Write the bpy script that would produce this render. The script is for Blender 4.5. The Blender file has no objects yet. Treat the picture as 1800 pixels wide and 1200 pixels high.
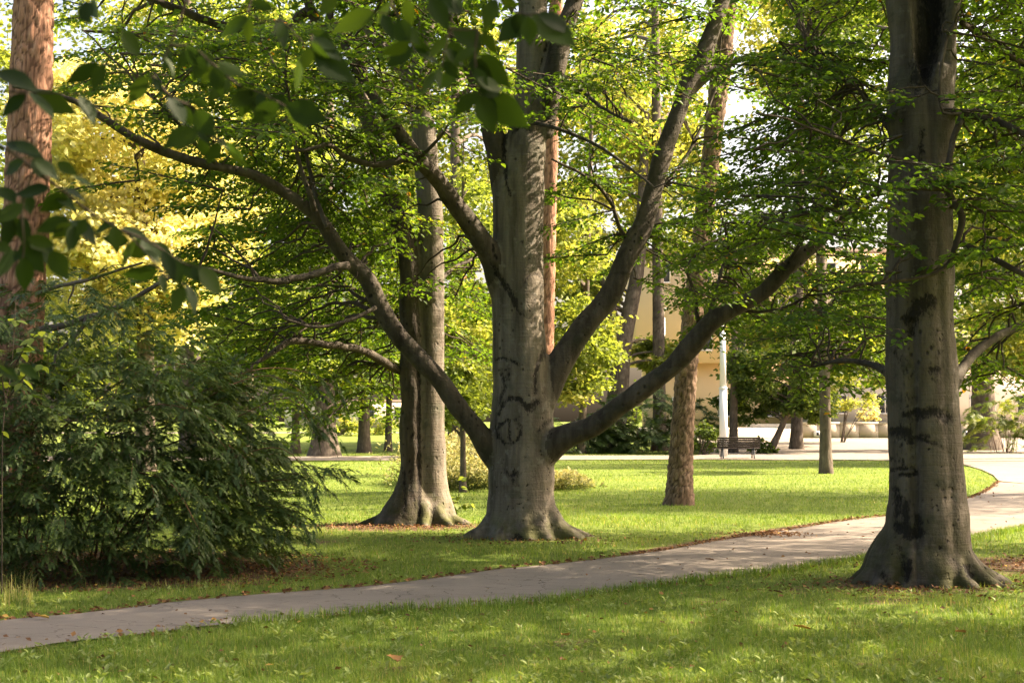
import bpy, bmesh, math, random
import numpy as np
from mathutils import Vector, Matrix, noise as mnoise

R = np.random.default_rng(11)
random.seed(11)
scene = bpy.context.scene
COL = scene.collection
rad = math.radians

# ------------------------------------------------------------------ camera
FPX = 2500.0
CAMZ = 1.6
PITCH = math.atan(141.0 / FPX)
cam = bpy.data.cameras.new('camera')
cam_ob = bpy.data.objects.new('camera', cam)
COL.objects.link(cam_ob)
cam.sensor_width = 36.0
cam.lens = 36.0 * FPX / 1800.0
cam.clip_end = 2000.0
cam.clip_start = 0.05
cam_ob.location = (0, 0, CAMZ)
cam_ob.rotation_euler = (math.pi / 2 + PITCH, 0, 0)
cam.dof.use_dof = True
cam.dof.focus_distance = 17.5
cam.dof.aperture_fstop = 6.0
scene.camera = cam_ob

# ------------------------------------------------------------------ sky, sun, exposure
SUN_EL = rad(41)
SUN_H = np.array([0.97, 0.22]); SUN_H = SUN_H / np.linalg.norm(SUN_H)
SUN = np.array([SUN_H[0] * math.cos(SUN_EL), SUN_H[1] * math.cos(SUN_EL), math.sin(SUN_EL)])
world = bpy.data.worlds.new('World')
scene.world = world
world.use_nodes = True
wn = world.node_tree.nodes
sky = wn.new('ShaderNodeTexSky')
sky.sky_type = 'NISHITA'
sky.sun_disc = False
sky.sun_elevation = SUN_EL
sky.sun_rotation = math.atan2(SUN_H[0], SUN_H[1])
sky.air_density = 1.0
sky.dust_density = 7.0
sky.ozone_density = 1.0
world.node_tree.links.new(sky.outputs[0], wn['Background'].inputs[0])
wn['Background'].inputs[1].default_value = 0.125
sun = bpy.data.lights.new('sun', 'SUN')
sun.energy = 5.0
sun.angle = rad(0.6)
sun.color = (1.0, 0.90, 0.74)
sun_ob = bpy.data.objects.new('sun', sun)
COL.objects.link(sun_ob)
sun_ob.rotation_euler = Vector((-SUN[0], -SUN[1], -SUN[2])).to_track_quat('-Z', 'Y').to_euler()
scene.view_settings.view_transform = 'Standard'
scene.view_settings.look = 'None'
scene.view_settings.gamma = 1.0
scene.view_settings.exposure = 2.15
scene.view_settings.use_white_balance = True
scene.view_settings.white_balance_temperature = 7600
scene.view_settings.white_balance_tint = 16
scene.render.engine = 'CYCLES'
scene.cycles.max_bounces = 7
scene.cycles.diffuse_bounces = 4
scene.cycles.glossy_bounces = 2
scene.cycles.transmission_bounces = 4
scene.cycles.caustics_reflective = False
scene.cycles.caustics_refractive = False

# ------------------------------------------------------------------ pixel -> place
def P(px, py, Y):
    """point on the ray of photo pixel (px,py) at distance Y along the view's ground axis"""
    u = (px - 900.0) / FPX
    v = (600.0 - py) / FPX
    d = np.array([u, math.cos(PITCH) - v * math.sin(PITCH), math.sin(PITCH) + v * math.cos(PITCH)])
    t = Y / d[1]
    return np.array([0, 0, CAMZ]) + d * t

def gz(x, y):
    y = np.asarray(y, float)
    return 0.011 * np.clip(y - 60.0, 0, 120.0)

def G(px, py):
    """where the ray of a photo pixel meets the ground"""
    lo, hi = 2.0, 400.0
    for _ in range(60):
        m = 0.5 * (lo + hi)
        p = P(px, py, m)
        if p[2] > gz(p[0], m): lo = m
        else: hi = m
    p = P(px, py, lo)
    p[2] = float(gz(p[0], lo))
    return p

def proj(V):
    """world points -> photo pixels"""
    d = V - np.array([0, 0, CAMZ])
    f = d[:, 1] * math.cos(PITCH) + d[:, 2] * math.sin(PITCH)
    u = d[:, 0] / f
    w = (-d[:, 1] * math.sin(PITCH) + d[:, 2] * math.cos(PITCH)) / f
    return np.stack([900 + u * FPX, 600 - w * FPX], 1)

# ------------------------------------------------------------------ object helpers
def tag(o, label=None, cat=None, group=None, kind=None):
    if label: o['label'] = label
    if cat: o['category'] = cat
    if group: o['group'] = group
    if kind: o['kind'] = kind
    return o

def empty(name, loc):
    o = bpy.data.objects.new(name, None)
    COL.objects.link(o)
    o.location = tuple(float(a) for a in loc)
    o.empty_display_size = 0.2
    return o

def make_mesh(name, V, loops, sizes, mat=None, smooth=False, attrs=None):
    V = np.ascontiguousarray(V, dtype=np.float32)
    loops = np.ascontiguousarray(loops, dtype=np.int32).ravel()
    sizes = np.ascontiguousarray(sizes, dtype=np.int32)
    me = bpy.data.meshes.new(name)
    me.vertices.add(len(V)); me.vertices.foreach_set('co', V.ravel())
    me.loops.add(len(loops)); me.loops.foreach_set('vertex_index', loops)
    me.polygons.add(len(sizes))
    st = np.zeros(len(sizes), np.int32); st[1:] = np.cumsum(sizes)[:-1]
    me.polygons.foreach_set('loop_start', st)
    me.polygons.foreach_set('loop_total', sizes)
    if smooth: me.polygons.foreach_set('use_smooth', np.ones(len(sizes), bool))
    if attrs:
        for k, a in attrs.items():
            at = me.attributes.new(k, 'FLOAT', 'POINT')
            at.data.foreach_set('value', np.ascontiguousarray(a, dtype=np.float32))
    me.update(calc_edges=True)
    if mat: me.materials.append(mat)
    return me

def add(name, me, parent=None, origin=None):
    """link a mesh given in world coordinates; origin shifts it to its thing's base"""
    o = bpy.data.objects.new(name, me)
    COL.objects.link(o)
    if parent is not None: o.parent = parent
    return o

class MB:
    """collects shapes, builds ONE mesh"""
    def __init__(self):
        self.V = []; self.F = []; self.n = 0; self.A = []
    def put(self, V, F, a=None):
        V = np.asarray(V, float)
        self.V.append(V); self.F += [[i + self.n for i in f] for f in F]
        self.A.append(np.zeros(len(V)) if a is None else np.asarray(a, float))
        self.n += len(V)
    def box(self, x0, x1, y0, y1, z0, z1):
        V = [(x, y, z) for z in (z0, z1) for y in (y0, y1) for x in (x0, x1)]
        self.put(V, [(0, 2, 3, 1), (4, 5, 7, 6), (0, 1, 5, 4), (2, 6, 7, 3), (0, 4, 6, 2), (1, 3, 7, 5)])
    def tube(self, pts, rads, sides=8, cap=True):
        V, F = tube(pts, rads, sides, cap)
        self.put(V, F)
    def mesh(self, name, mat, smooth=False, attr=None, off=(0, 0, 0)):
        V = np.concatenate(self.V) - np.array(off)
        return make_mesh(name, V, np.array([i for f in self.F for i in f]), np.array([len(f) for f in self.F]), mat, smooth,
                         {attr: np.concatenate(self.A)} if attr else None)
    def build(self, name, mat, parent=None, smooth=False, attr=None, off=(0, 0, 0), bevel=0):
        o = add(name, self.mesh(name, mat, smooth, attr, off), parent)
        if bevel:
            b = o.modifiers.new('bevel', 'BEVEL'); b.width = bevel; b.segments = 2; b.limit_method = 'ANGLE'
        return o

def catmull(pts, n):
    """smooth resample of a polyline (any columns)"""
    pts = np.asarray(pts, float)
    if len(pts) < 3:
        t = np.linspace(0, 1, n)[:, None]
        return pts[0] * (1 - t) + pts[-1] * t
    ext = np.vstack([2 * pts[0] - pts[1], pts, 2 * pts[-1] - pts[-2]])
    seg = len(pts) - 1
    d = np.linalg.norm(np.diff(pts[:, :3], axis=0), axis=1); d = np.maximum(d, 1e-5)
    s = np.concatenate([[0], np.cumsum(d)]) / d.sum()
    out = []
    for t in np.linspace(0, 1, n):
        k = min(seg - 1, max(0, np.searchsorted(s, t, side='right') - 1))
        f = (t - s[k]) / (s[k + 1] - s[k])
        p0, p1, p2, p3 = ext[k], ext[k + 1], ext[k + 2], ext[k + 3]
        out.append(0.5 * (2 * p1 + (p2 - p0) * f + (2 * p0 - 5 * p1 + 4 * p2 - p3) * f * f + (3 * p1 - p0 - 3 * p2 + p3) * f ** 3))
    return np.array(out)

def frames(pts):
    T = np.gradient(pts, axis=0)
    T /= np.maximum(np.linalg.norm(T, axis=1), 1e-9)[:, None]
    up = np.array([0, 1.0, 0]) if abs(T[0][1]) < 0.8 else np.array([1.0, 0, 0])
    N = np.zeros_like(T); n = np.cross(T[0], up); n /= np.linalg.norm(n)
    for i in range(len(T)):
        n = n - T[i] * n.dot(T[i]); n /= max(np.linalg.norm(n), 1e-9)
        N[i] = n
    return T, N, np.cross(T, N)

def tube(pts, rads, sides=8, cap=True):
    pts = np.asarray(pts, float); rads = np.asarray(rads, float)
    T, N, B = frames(pts)
    a = np.linspace(0, 2 * math.pi, sides, endpoint=False)
    ca, sa = np.cos(a), np.sin(a)
    V = pts[:, None] + (N[:, None] * ca[None, :, None] + B[:, None] * sa[None, :, None]) * rads[:, None, None]
    V = V.reshape(-1, 3)
    F = []
    for i in range(len(pts) - 1):
        for j in range(sides):
            k = (j + 1) % sides
            F.append((i * sides + j, i * sides + k, (i + 1) * sides + k, (i + 1) * sides + j))
    if cap:
        F.append(tuple(range(sides - 1, -1, -1)))
        F.append(tuple((len(pts) - 1) * sides + j for j in range(sides)))
    return V, F

def inside(poly, X, Y):
    """points in a 2-D polygon"""
    poly = np.asarray(poly)[:, :2]
    c = np.zeros(len(X), bool)
    j = len(poly) - 1
    for i in range(len(poly)):
        xi, yi = poly[i]; xj, yj = poly[j]
        if yi != yj:
            c ^= ((yi > Y) != (yj > Y)) & (X < (xj - xi) * (Y - yi) / (yj - yi) + xi)
        j = i
    return c

def seg_dist(X, Y, line):
    line = np.asarray(line)[:, :2]
    best = np.full(len(X), 1e9)
    for a, b in zip(line[:-1], line[1:]):
        d = b - a; L = d.dot(d) + 1e-12
        t = np.clip(((X - a[0]) * d[0] + (Y - a[1]) * d[1]) / L, 0, 1)
        best = np.minimum(best, np.hypot(X - a[0] - t * d[0], Y - a[1] - t * d[1]))
    return best

def vnoise(V, scale):
    return np.array([mnoise.noise(Vector(v)) for v in (np.asarray(V) * scale)])

# ------------------------------------------------------------------ materials
def mat(name):
    m = bpy.data.materials.new(name); m.use_nodes = True
    nt = m.node_tree
    return m, nt, nt.nodes, nt.links, nt.nodes['Principled BSDF']

def ramp(n, stops):
    r = n.new('ShaderNodeValToRGB')
    e = r.color_ramp.elements
    while len(e) < len(stops): e.new(0.5)
    for el, (p, c) in zip(e, stops):
        el.position = p; el.color = (*c, 1)
    return r

def tex_noise(n, l, vec, scale, detail=4, rough=0.55, stretch=None):
    t = n.new('ShaderNodeTexNoise'); t.inputs['Scale'].default_value = scale
    t.inputs['Detail'].default_value = detail; t.inputs['Roughness'].default_value = rough
    if stretch:
        mp = n.new('ShaderNodeMapping'); mp.inputs['Scale'].default_value = stretch
        l.new(vec, mp.inputs[0]); l.new(mp.outputs[0], t.inputs['Vector'])
    else:
        l.new(vec, t.inputs['Vector'])
    return t.outputs['Fac']

def math_n(n, l, op, a, b=None, clamp=False):
    m = n.new('ShaderNodeMath'); m.operation = op; m.use_clamp = clamp
    for i, s in enumerate((a, b)):
        if s is None: continue
        if isinstance(s, (int, float)): m.inputs[i].default_value = s
        else: l.new(s, m.inputs[i])
    return m.outputs[0]

def mixc(n, l, fac, a, b, blend='MIX'):
    m = n.new('ShaderNodeMix'); m.data_type = 'RGBA'; m.blend_type = blend
    for sock, s in ((m.inputs[0], fac), (m.inputs[6], a), (m.inputs[7], b)):
        if isinstance(s, (int, float)): sock.default_value = s
        elif isinstance(s, tuple): sock.default_value = (*s, 1)
        else: l.new(s, sock)
    return m.outputs[2]

def attr_n(n, name):
    a = n.new('ShaderNodeAttribute'); a.attribute_name = name
    return a.outputs['Fac']

def smooth_step(n, l, v, a, b):
    r = n.new('ShaderNodeMapRange'); r.interpolation_type = 'SMOOTHSTEP'
    r.inputs['From Min'].default_value = a; r.inputs['From Max'].default_value = b
    l.new(v, r.inputs['Value'])
    return r.outputs[0]

def leaf_mat(name, stops, trans=0.45, tint=(1.25, 1.2, 0.55), rough=0.5, spec=0.2):
    """two-sided leaf: diffuse and gloss plus light passing through"""
    m, nt, n, l, bs = mat(name)
    r = ramp(n, stops); l.new(attr_n(n, 'tint'), r.inputs[0])
    geo = n.new('ShaderNodeNewGeometry')
    nf = tex_noise(n, l, geo.outputs['Position'], 1.3, 3)
    bri = n.new('ShaderNodeMapRange'); l.new(nf, bri.inputs[0])
    bri.inputs['From Min'].default_value = 0.3; bri.inputs['From Max'].default_value = 0.7
    bri.inputs['To Min'].default_value = 0.8; bri.inputs['To Max'].default_value = 1.2
    col = mixc(n, l, 1.0, r.outputs[0], bri.outputs[0], 'MULTIPLY')
    l.new(col, bs.inputs['Base Color'])
    bs.inputs['Roughness'].default_value = rough
    bs.inputs['Specular IOR Level'].default_value = spec
    tr = n.new('ShaderNodeBsdfTranslucent')
    tc = mixc(n, l, 1.0, col, tint, 'MULTIPLY'); l.new(tc, tr.inputs[0])
    mx = n.new('ShaderNodeMixShader'); mx.inputs[0].default_value = trans
    l.new(bs.outputs[0], mx.inputs[1]); l.new(tr.outputs[0], mx.inputs[2])
    l.new(mx.outputs[0], n['Material Output'].inputs[0])
    return m

M = {}
M['beech_leaf'] = leaf_mat('beech_leaf', [(0.0, (0.034, 0.076, 0.018)), (0.45, (0.064, 0.122, 0.026)), (0.8, (0.125, 0.185, 0.034)), (0.93, (0.21, 0.22, 0.045)), (1.0, (0.36, 0.16, 0.03))], 0.55, (1.8, 1.75, 0.5))
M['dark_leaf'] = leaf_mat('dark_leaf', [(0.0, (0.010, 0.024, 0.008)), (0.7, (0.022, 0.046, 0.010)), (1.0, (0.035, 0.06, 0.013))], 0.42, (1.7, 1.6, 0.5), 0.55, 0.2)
M['lime_leaf'] = leaf_mat('lime_leaf', [(0.0, (0.105, 0.16, 0.034)), (0.6, (0.195, 0.25, 0.06)), (1.0, (0.39, 0.38, 0.125))], 0.52, (1.5, 1.42, 0.65))
M['yellow_leaf'] = leaf_mat('yellow_leaf', [(0.0, (0.36, 0.40, 0.15)), (0.5, (0.58, 0.58, 0.25)), (1.0, (0.72, 0.66, 0.34))], 0.45, (1.25, 1.15, 0.72))
M['forest_leaf'] = leaf_mat('forest_leaf', [(0.0, (0.06, 0.105, 0.03)), (0.6, (0.11, 0.165, 0.04)), (1.0, (0.21, 0.24, 0.055))], 0.5, (1.5, 1.4, 0.55))
M['needle'] = leaf_mat('needle', [(0.0, (0.028, 0.057, 0.017)), (0.6, (0.058, 0.102, 0.026)), (1.0, (0.13, 0.18, 0.045))], 0.34, (1.3, 1.3, 0.6), 0.5, 0.3)
M['grass'] = leaf_mat('grass', [(0.0, (0.082, 0.155, 0.028)), (0.55, (0.158, 0.25, 0.045)), (0.85, (0.27, 0.32, 0.08)), (1.0, (0.44, 0.36, 0.17))], 0.42, (1.2, 1.2, 0.6), 0.55, 0.2)
M['weed'] = leaf_mat('weed', [(0.0, (0.15, 0.21, 0.055)), (1.0, (0.27, 0.34, 0.11))], 0.4, (1.2, 1.2, 0.6), 0.45, 0.35)
M['straw'] = leaf_mat('straw', [(0.0, (0.10, 0.14, 0.04)), (0.5, (0.24, 0.26, 0.10)), (1.0, (0.44, 0.41, 0.22))], 0.35, (1.2, 1.1, 0.7), 0.7, 0.1)
M['litter'] = leaf_mat('litter', [(0.0, (0.085, 0.045, 0.025)), (0.5, (0.17, 0.085, 0.04)), (0.8, (0.30, 0.16, 0.06)), (1.0, (0.50, 0.34, 0.08))], 0.15, (1.1, 1.0, 0.7), 0.7, 0.15)

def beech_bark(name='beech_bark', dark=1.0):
    m, nt, n, l, bs = mat(name)
    tc = n.new('ShaderNodeTexCoord').outputs['Object']
    streak = tex_noise(n, l, tc, 1.0, 6, 0.6, (7, 7, 0.7))
    mott = tex_noise(n, l, tc, 3.2, 5, 0.6)
    fine = tex_noise(n, l, tc, 38, 4, 0.6, (1, 1, 0.6))
    rings = tex_noise(n, l, tc, 1.0, 4, 0.6, (2.5, 2.5, 26))
    r1 = ramp(n, [(0.30, (0.050, 0.042, 0.032)), (0.46, (0.120, 0.102, 0.080)), (0.68, (0.215, 0.186, 0.146))])
    l.new(streak, r1.inputs[0])
    c = mixc(n, l, smooth_step(n, l, mott, 0.50, 0.72), r1.outputs[0], (0.09, 0.09, 0.064))
    c = mixc(n, l, smooth_step(n, l, tex_noise(n, l, tc, 9, 4), 0.54, 0.7), c, (0.16, 0.148, 0.124))
    c = mixc(n, l, math_n(n, l, 'MULTIPLY', smooth_step(n, l, rings, 0.58, 0.72), 0.30), c, (0.08, 0.07, 0.055))
    c = mixc(n, l, math_n(n, l, 'MULTIPLY', smooth_step(n, l, fine, 0.55, 0.75), 0.35), c, (0.07, 0.06, 0.05))
    vo = n.new('ShaderNodeTexVoronoi'); vo.inputs['Scale'].default_value = 11
    mp = n.new('ShaderNodeMapping'); mp.inputs['Scale'].default_value = (1, 1, 0.75); l.new(tc, mp.inputs[0]); l.new(mp.outputs[0], vo.inputs['Vector'])
    dot = math_n(n, l, 'SUBTRACT', 1.0, smooth_step(n, l, vo.outputs['Distance'], 0.10, 0.24))
    dot = math_n(n, l, 'MULTIPLY', dot, smooth_step(n, l, tex_noise(n, l, tc, 2.1, 3), 0.50, 0.60))
    c = mixc(n, l, math_n(n, l, 'MULTIPLY', dot, 0.8), c, (0.035, 0.028, 0.022))
    moss = math_n(n, l, 'MULTIPLY', attr_n(n, 'moss'), smooth_step(n, l, tex_noise(n, l, tc, 5, 5), 0.36, 0.62))
    c = mixc(n, l, moss, c, (0.075, 0.082, 0.024))
    mk = attr_n(n, 'mark')
    ragged = math_n(n, l, 'ADD', mk, math_n(n, l, 'MULTIPLY', math_n(n, l, 'SUBTRACT', math_n(n, l, 'ADD', math_n(n, l, 'MULTIPLY', tex_noise(n, l, tc, 48, 5, 0.7, (1, 1, 0.4)), 0.6), math_n(n, l, 'MULTIPLY', tex_noise(n, l, tc, 13, 4, 0.6), 0.4)), 0.5), 2.6))
    mkf = smooth_step(n, l, ragged, 0.36, 0.80)
    mkf = math_n(n, l, 'MULTIPLY', mkf, smooth_step(n, l, mk, 0.02, 0.15))
    c = mixc(n, l, math_n(n, l, 'MULTIPLY', mkf, 0.92), c, (0.014, 0.012, 0.010))
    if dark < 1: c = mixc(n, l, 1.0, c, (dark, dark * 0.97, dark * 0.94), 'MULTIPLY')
    l.new(c, bs.inputs['Base Color'])
    bs.inputs['Roughness'].default_value = 0.8
    bs.inputs['Specular IOR Level'].default_value = 0.2
    h = math_n(n, l, 'ADD', math_n(n, l, 'MULTIPLY', fine, 0.5), math_n(n, l, 'MULTIPLY', rings, 0.6))
    h = math_n(n, l, 'SUBTRACT', math_n(n, l, 'ADD', h, streak), math_n(n, l, 'ADD', dot, math_n(n, l, 'MULTIPLY', mkf, 0.5)))
    b = n.new('ShaderNodeBump'); b.inputs['Strength'].default_value = 0.8; b.inputs['Distance'].default_value = 0.025
    l.new(h, b.inputs['Height']); l.new(b.outputs[0], bs.inputs['Normal'])
    return m
M['beech_bark'] = beech_bark()
M['shaded_limb_bark'] = beech_bark('shaded_limb_bark', 0.48)  # canopy shade and backlight on the limbs put into a darker bark colour
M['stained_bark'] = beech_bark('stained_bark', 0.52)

def rough_bark(name, c_dark, c_mid, c_light, zs=5.0, xs=16.0):
    m, nt, n, l, bs = mat(name)
    tc = n.new('ShaderNodeTexCoord').outputs['Object']
    pl = tex_noise(n, l, tc, 1.0, 6, 0.65, (xs, xs, zs * 0.7))
    big = tex_noise(n, l, tc, 2.2, 3)
    r = ramp(n, [(0.28, c_dark), (0.5, c_mid), (0.72, c_light)]); l.new(pl, r.inputs[0])
    c = mixc(n, l, smooth_step(n, l, big, 0.4, 0.65), r.outputs[0], tuple(x * 0.72 for x in c_mid))
    cr = attr_n(n, 'crack')
    c = mixc(n, l, math_n(n, l, 'MULTIPLY', smooth_step(n, l, cr, 0.15, 1.0), 0.88), c, tuple(x * 0.5 for x in c_dark))
    l.new(c, bs.inputs['Base Color']); bs.inputs['Roughness'].default_value = 0.9
    bs.inputs['Specular IOR Level'].default_value = 0.15
    b = n.new('ShaderNodeBump'); b.inputs['Strength'].default_value = 0.9; b.inputs['Distance'].default_value = 0.03
    l.new(pl, b.inputs['Height']); l.new(b.outputs[0], bs.inputs['Normal'])
    return m
M['red_pine_bark'] = rough_bark('red_pine_bark', (0.15, 0.075, 0.05), (0.33, 0.175, 0.115), (0.46, 0.29, 0.21), 5.0, 26)
M['pine_bark'] = rough_bark('pine_bark', (0.08, 0.054, 0.037), (0.195, 0.13, 0.09), (0.32, 0.24, 0.178), 9, 20)
M['grey_bark'] = rough_bark('grey_bark', (0.06, 0.048, 0.038), (0.125, 0.102, 0.08), (0.21, 0.175, 0.14), 4, 12)
M['twig'] = rough_bark('twig_bark', (0.035, 0.027, 0.02), (0.07, 0.055, 0.042), (0.13, 0.105, 0.085), 8, 20)
M['yew_wood'] = rough_bark('yew_wood', (0.07, 0.035, 0.022), (0.14, 0.075, 0.045), (0.22, 0.13, 0.08), 8, 20)

def plain(name, col, rough=0.6, noise_amt=0.12, scale=3.0, bump=0.0, metal=0.0, dirt=None):
    m, nt, n, l, bs = mat(name)
    tc = n.new('ShaderNodeTexCoord').outputs['Object']
    f = tex_noise(n, l, tc, scale, 6, 0.6)
    c = mixc(n, l, f, tuple(x * (1 - noise_amt) for x in col), tuple(min(1, x * (1 + noise_amt)) for x in col))
    if dirt:
        c = mixc(n, l, math_n(n, l, 'MULTIPLY', smooth_step(n, l, tex_noise(n, l, tc, scale * 0.6, 6, 0.7, (1, 1, 0.35)), 0.5, 0.75), 0.6), c, dirt)
    l.new(c, bs.inputs['Base Color']); bs.inputs['Roughness'].default_value = rough; bs.inputs['Metallic'].default_value = metal
    if bump:
        b = n.new('ShaderNodeBump'); b.inputs['Strength'].default_value = bump; b.inputs['Distance'].default_value = 0.02
        l.new(tex_noise(n, l, tc, scale * 12, 4), b.inputs['Height']); l.new(b.outputs[0], bs.inputs['Normal'])
    return m
M['orange_plaster'] = plain('orange_plaster', (0.68, 0.475, 0.275), 0.85, 0.06, 0.4, 0.2, dirt=(0.58, 0.42, 0.26))
M['pale_plaster'] = plain('pale_plaster', (0.66, 0.56, 0.46), 0.85, 0.06, 0.4, 0.2, dirt=(0.5, 0.42, 0.34))
M['stone'] = plain('pale_stone', (0.44, 0.375, 0.285), 0.85, 0.18, 1.6, 0.4, dirt=(0.27, 0.23, 0.17))
M['stone_cap'] = plain('cap_stone', (0.47, 0.42, 0.33), 0.85, 0.12, 1.6, 0.3)
M['white_paint'] = plain('white_paint', (0.74, 0.75, 0.76), 0.4, 0.04, 2.0, dirt=(0.6, 0.6, 0.58))
M['grey_metal'] = plain('grey_metal', (0.45, 0.47, 0.48), 0.45, 0.06, 3.0, metal=0.3)
M['bench_wood'] = plain('bench_wood', (0.028, 0.017, 0.012), 0.55, 0.3, 8.0, 0.3)
M['cast_iron'] = plain('cast_iron', (0.045, 0.055, 0.065), 0.5, 0.1, 6.0)
M['window_frame'] = plain('window_frame', (0.6, 0.57, 0.52), 0.5, 0.04)
M['roof'] = plain('roof', (0.20, 0.14, 0.11), 0.8, 0.1, 2.0)
gm, _nt, _n, _l, _b = mat('window_glass')
_b.inputs['Base Color'].default_value = (0.03, 0.035, 0.04, 1); _b.inputs['Roughness'].default_value = 0.08
M['glass'] = gm
dm, _nt, _n, _l, _b = mat('dark_hole')
_b.inputs['Base Color'].default_value = (0.02, 0.018, 0.016, 1); _b.inputs['Roughness'].default_value = 0.9
M['dark'] = dm

def ground_mat():
    m, nt, n, l, bs = mat('lawn_soil')
    pos = n.new('ShaderNodeNewGeometry').outputs['Position']
    a = tex_noise(n, l, pos, 0.5, 5, 0.6); b_ = tex_noise(n, l, pos, 9, 6, 0.65); c_ = tex_noise(n, l, pos, 55, 4, 0.6)
    g = ramp(n, [(0.3, (0.09, 0.145, 0.026)), (0.5, (0.15, 0.215, 0.04)), (0.72, (0.22, 0.26, 0.06))])
    l.new(math_n(n, l, 'ADD', math_n(n, l, 'MULTIPLY', a, 0.5), math_n(n, l, 'MULTIPLY', b_, 0.5)), g.inputs[0])
    col = mixc(n, l, smooth_step(n, l, c_, 0.35, 0.7), mixc(n, l, 0.45, g.outputs[0], (0.05, 0.06, 0.015)), g.outputs[0])
    s = ramp(n, [(0.3, (0.055, 0.035, 0.022)), (0.55, (0.12, 0.08, 0.052)), (0.75, (0.20, 0.13, 0.085))]); l.new(b_, s.inputs[0])
    s2 = mixc(n, l, smooth_step(n, l, c_, 0.5, 0.7), s.outputs[0], (0.17, 0.085, 0.045))
    d = attr_n(n, 'dirt')
    d2 = smooth_step(n, l, math_n(n, l, 'ADD', d, math_n(n, l, 'MULTIPLY', math_n(n, l, 'SUBTRACT', b_, 0.5), 1.1)), 0.35, 0.7)
    col = mixc(n, l, d2, col, s2)
    l.new(col, bs.inputs['Base Color']); bs.inputs['Roughness'].default_value = 0.95
    bs.inputs['Specular IOR Level'].default_value = 0.1
    bp = n.new('ShaderNodeBump'); bp.inputs['Strength'].default_value = 0.8; bp.inputs['Distance'].default_value = 0.04
    l.new(math_n(n, l, 'ADD', b_, c_), bp.inputs['Height']); l.new(bp.outputs[0], bs.inputs['Normal'])
    return m
M['ground'] = ground_mat()

def path_mat(name, base, warm):
    m, nt, n, l, bs = mat(name)
    pos = n.new('ShaderNodeNewGeometry').outputs['Position']
    a = tex_noise(n, l, pos, 0.9, 6, 0.6); f = tex_noise(n, l, pos, 90, 4, 0.7); md = tex_noise(n, l, pos, 6, 6, 0.65)
    c = mixc(n, l, smooth_step(n, l, a, 0.3, 0.7), base, warm)
    c = mixc(n, l, math_n(n, l, 'MULTIPLY', smooth_step(n, l, f, 0.52, 0.7), 0.5), c, tuple(x * 0.55 for x in base))
    c = mixc(n, l, math_n(n, l, 'MULTIPLY', smooth_step(n, l, md, 0.55, 0.75), 0.35), c, (0.13, 0.10, 0.072))
    # fine cracks
    mp = n.new('ShaderNodeMapping'); mp.inputs['Scale'].default_value = (1.0, 1.6, 1); l.new(pos, mp.inputs[0])
    wob = n.new('ShaderNodeTexNoise'); wob.inputs['Scale'].default_value = 3; l.new(mp.outputs[0], wob.inputs[0])
    ad = n.new('ShaderNodeVectorMath'); ad.operation = 'ADD'
    sc = n.new('ShaderNodeVectorMath'); sc.operation = 'SCALE'; sc.inputs['Scale'].default_value = 0.35
    l.new(wob.outputs['Color'], sc.inputs[0]); l.new(mp.outputs[0], ad.inputs[0]); l.new(sc.outputs[0], ad.inputs[1])
    vo = n.new('ShaderNodeTexVoronoi'); vo.feature = 'DISTANCE_TO_EDGE'; vo.inputs['Scale'].default_value = 2.3; l.new(ad.outputs[0], vo.inputs['Vector'])
    cr = math_n(n, l, 'SUBTRACT', 1.0, smooth_step(n, l, vo.outputs['Distance'], 0.004, 0.020))
    cr = math_n(n, l, 'MULTIPLY', cr, smooth_step(n, l, tex_noise(n, l, pos, 0.7, 3), 0.40, 0.54))
    c = mixc(n, l, math_n(n, l, 'MULTIPLY', cr, 0.8), c, (0.06, 0.05, 0.042))
    l.new(c, bs.inputs['Base Color']); bs.inputs['Roughness'].default_value = 0.9; bs.inputs['Specular IOR Level'].default_value = 0.2
    bp = n.new('ShaderNodeBump'); bp.inputs['Strength'].default_value = 0.5; bp.inputs['Distance'].default_value = 0.01
    l.new(math_n(n, l, 'SUBTRACT', f, cr), bp.inputs['Height']); l.new(bp.outputs[0], bs.inputs['Normal'])
    return m
M['path'] = path_mat('path_asphalt', (0.172, 0.152, 0.130), (0.215, 0.188, 0.158))
M['plaza'] = path_mat('plaza_gravel', (0.205, 0.18, 0.15), (0.25, 0.215, 0.175))

# ------------------------------------------------------------------ the ground, path, plaza
far_px = [(-260, 1122), (-120, 1106), (0, 1092), (100, 1083), (200, 1072), (330, 1057), (466, 1045), (600, 1035), (733, 1021), (867, 1003), (1000, 990),
          (1133, 973), (1200, 962), (1300, 945), (1400, 930), (1500, 914), (1560, 907), (1640, 893), (1720, 870), (1756, 847)]
near_px = [(-260, 1210), (-120, 1172), (0, 1148), (100, 1132), (200, 1121), (333, 1106), (466, 1094), (600, 1081), (720, 1071), (866, 1064), (970, 1058),
           (1030, 1047), (1130, 1033), (1200, 1025), (1300, 1012), (1400, 1000), (1500, 986), (1600, 968), (1730, 943), (1800, 929), (1950, 905), (2150, 884)]
far_w = np.array([G(*p) for p in far_px]); near_w = np.array([G(*p) for p in near_px])
NS = 160
fe = catmull(far_w, NS); ne = catmull(near_w, NS)
wob = lambda n, s: np.array([mnoise.noise(Vector((i * 0.23, s, 0))) + 0.6 * mnoise.noise(Vector((i * 0.9, s, 5))) for i in range(n)])
wd = (fe - ne); wd /= np.linalg.norm(wd, axis=1)[:, None]
fe = fe + wd * (0.09 * wob(NS, 1.7))[:, None]; ne = ne + wd * (0.09 * wob(NS, 7.7))[:, None]
V = []; F = []
NC = 7
for i in range(NS):
    for k in range(NC):
        t = k / (NC - 1)
        p = ne[i] * (1 - t) + fe[i] * t
        V.append((p[0], p[1], 0.012 + 0.02 * math.sin(math.pi * t)))
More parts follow.
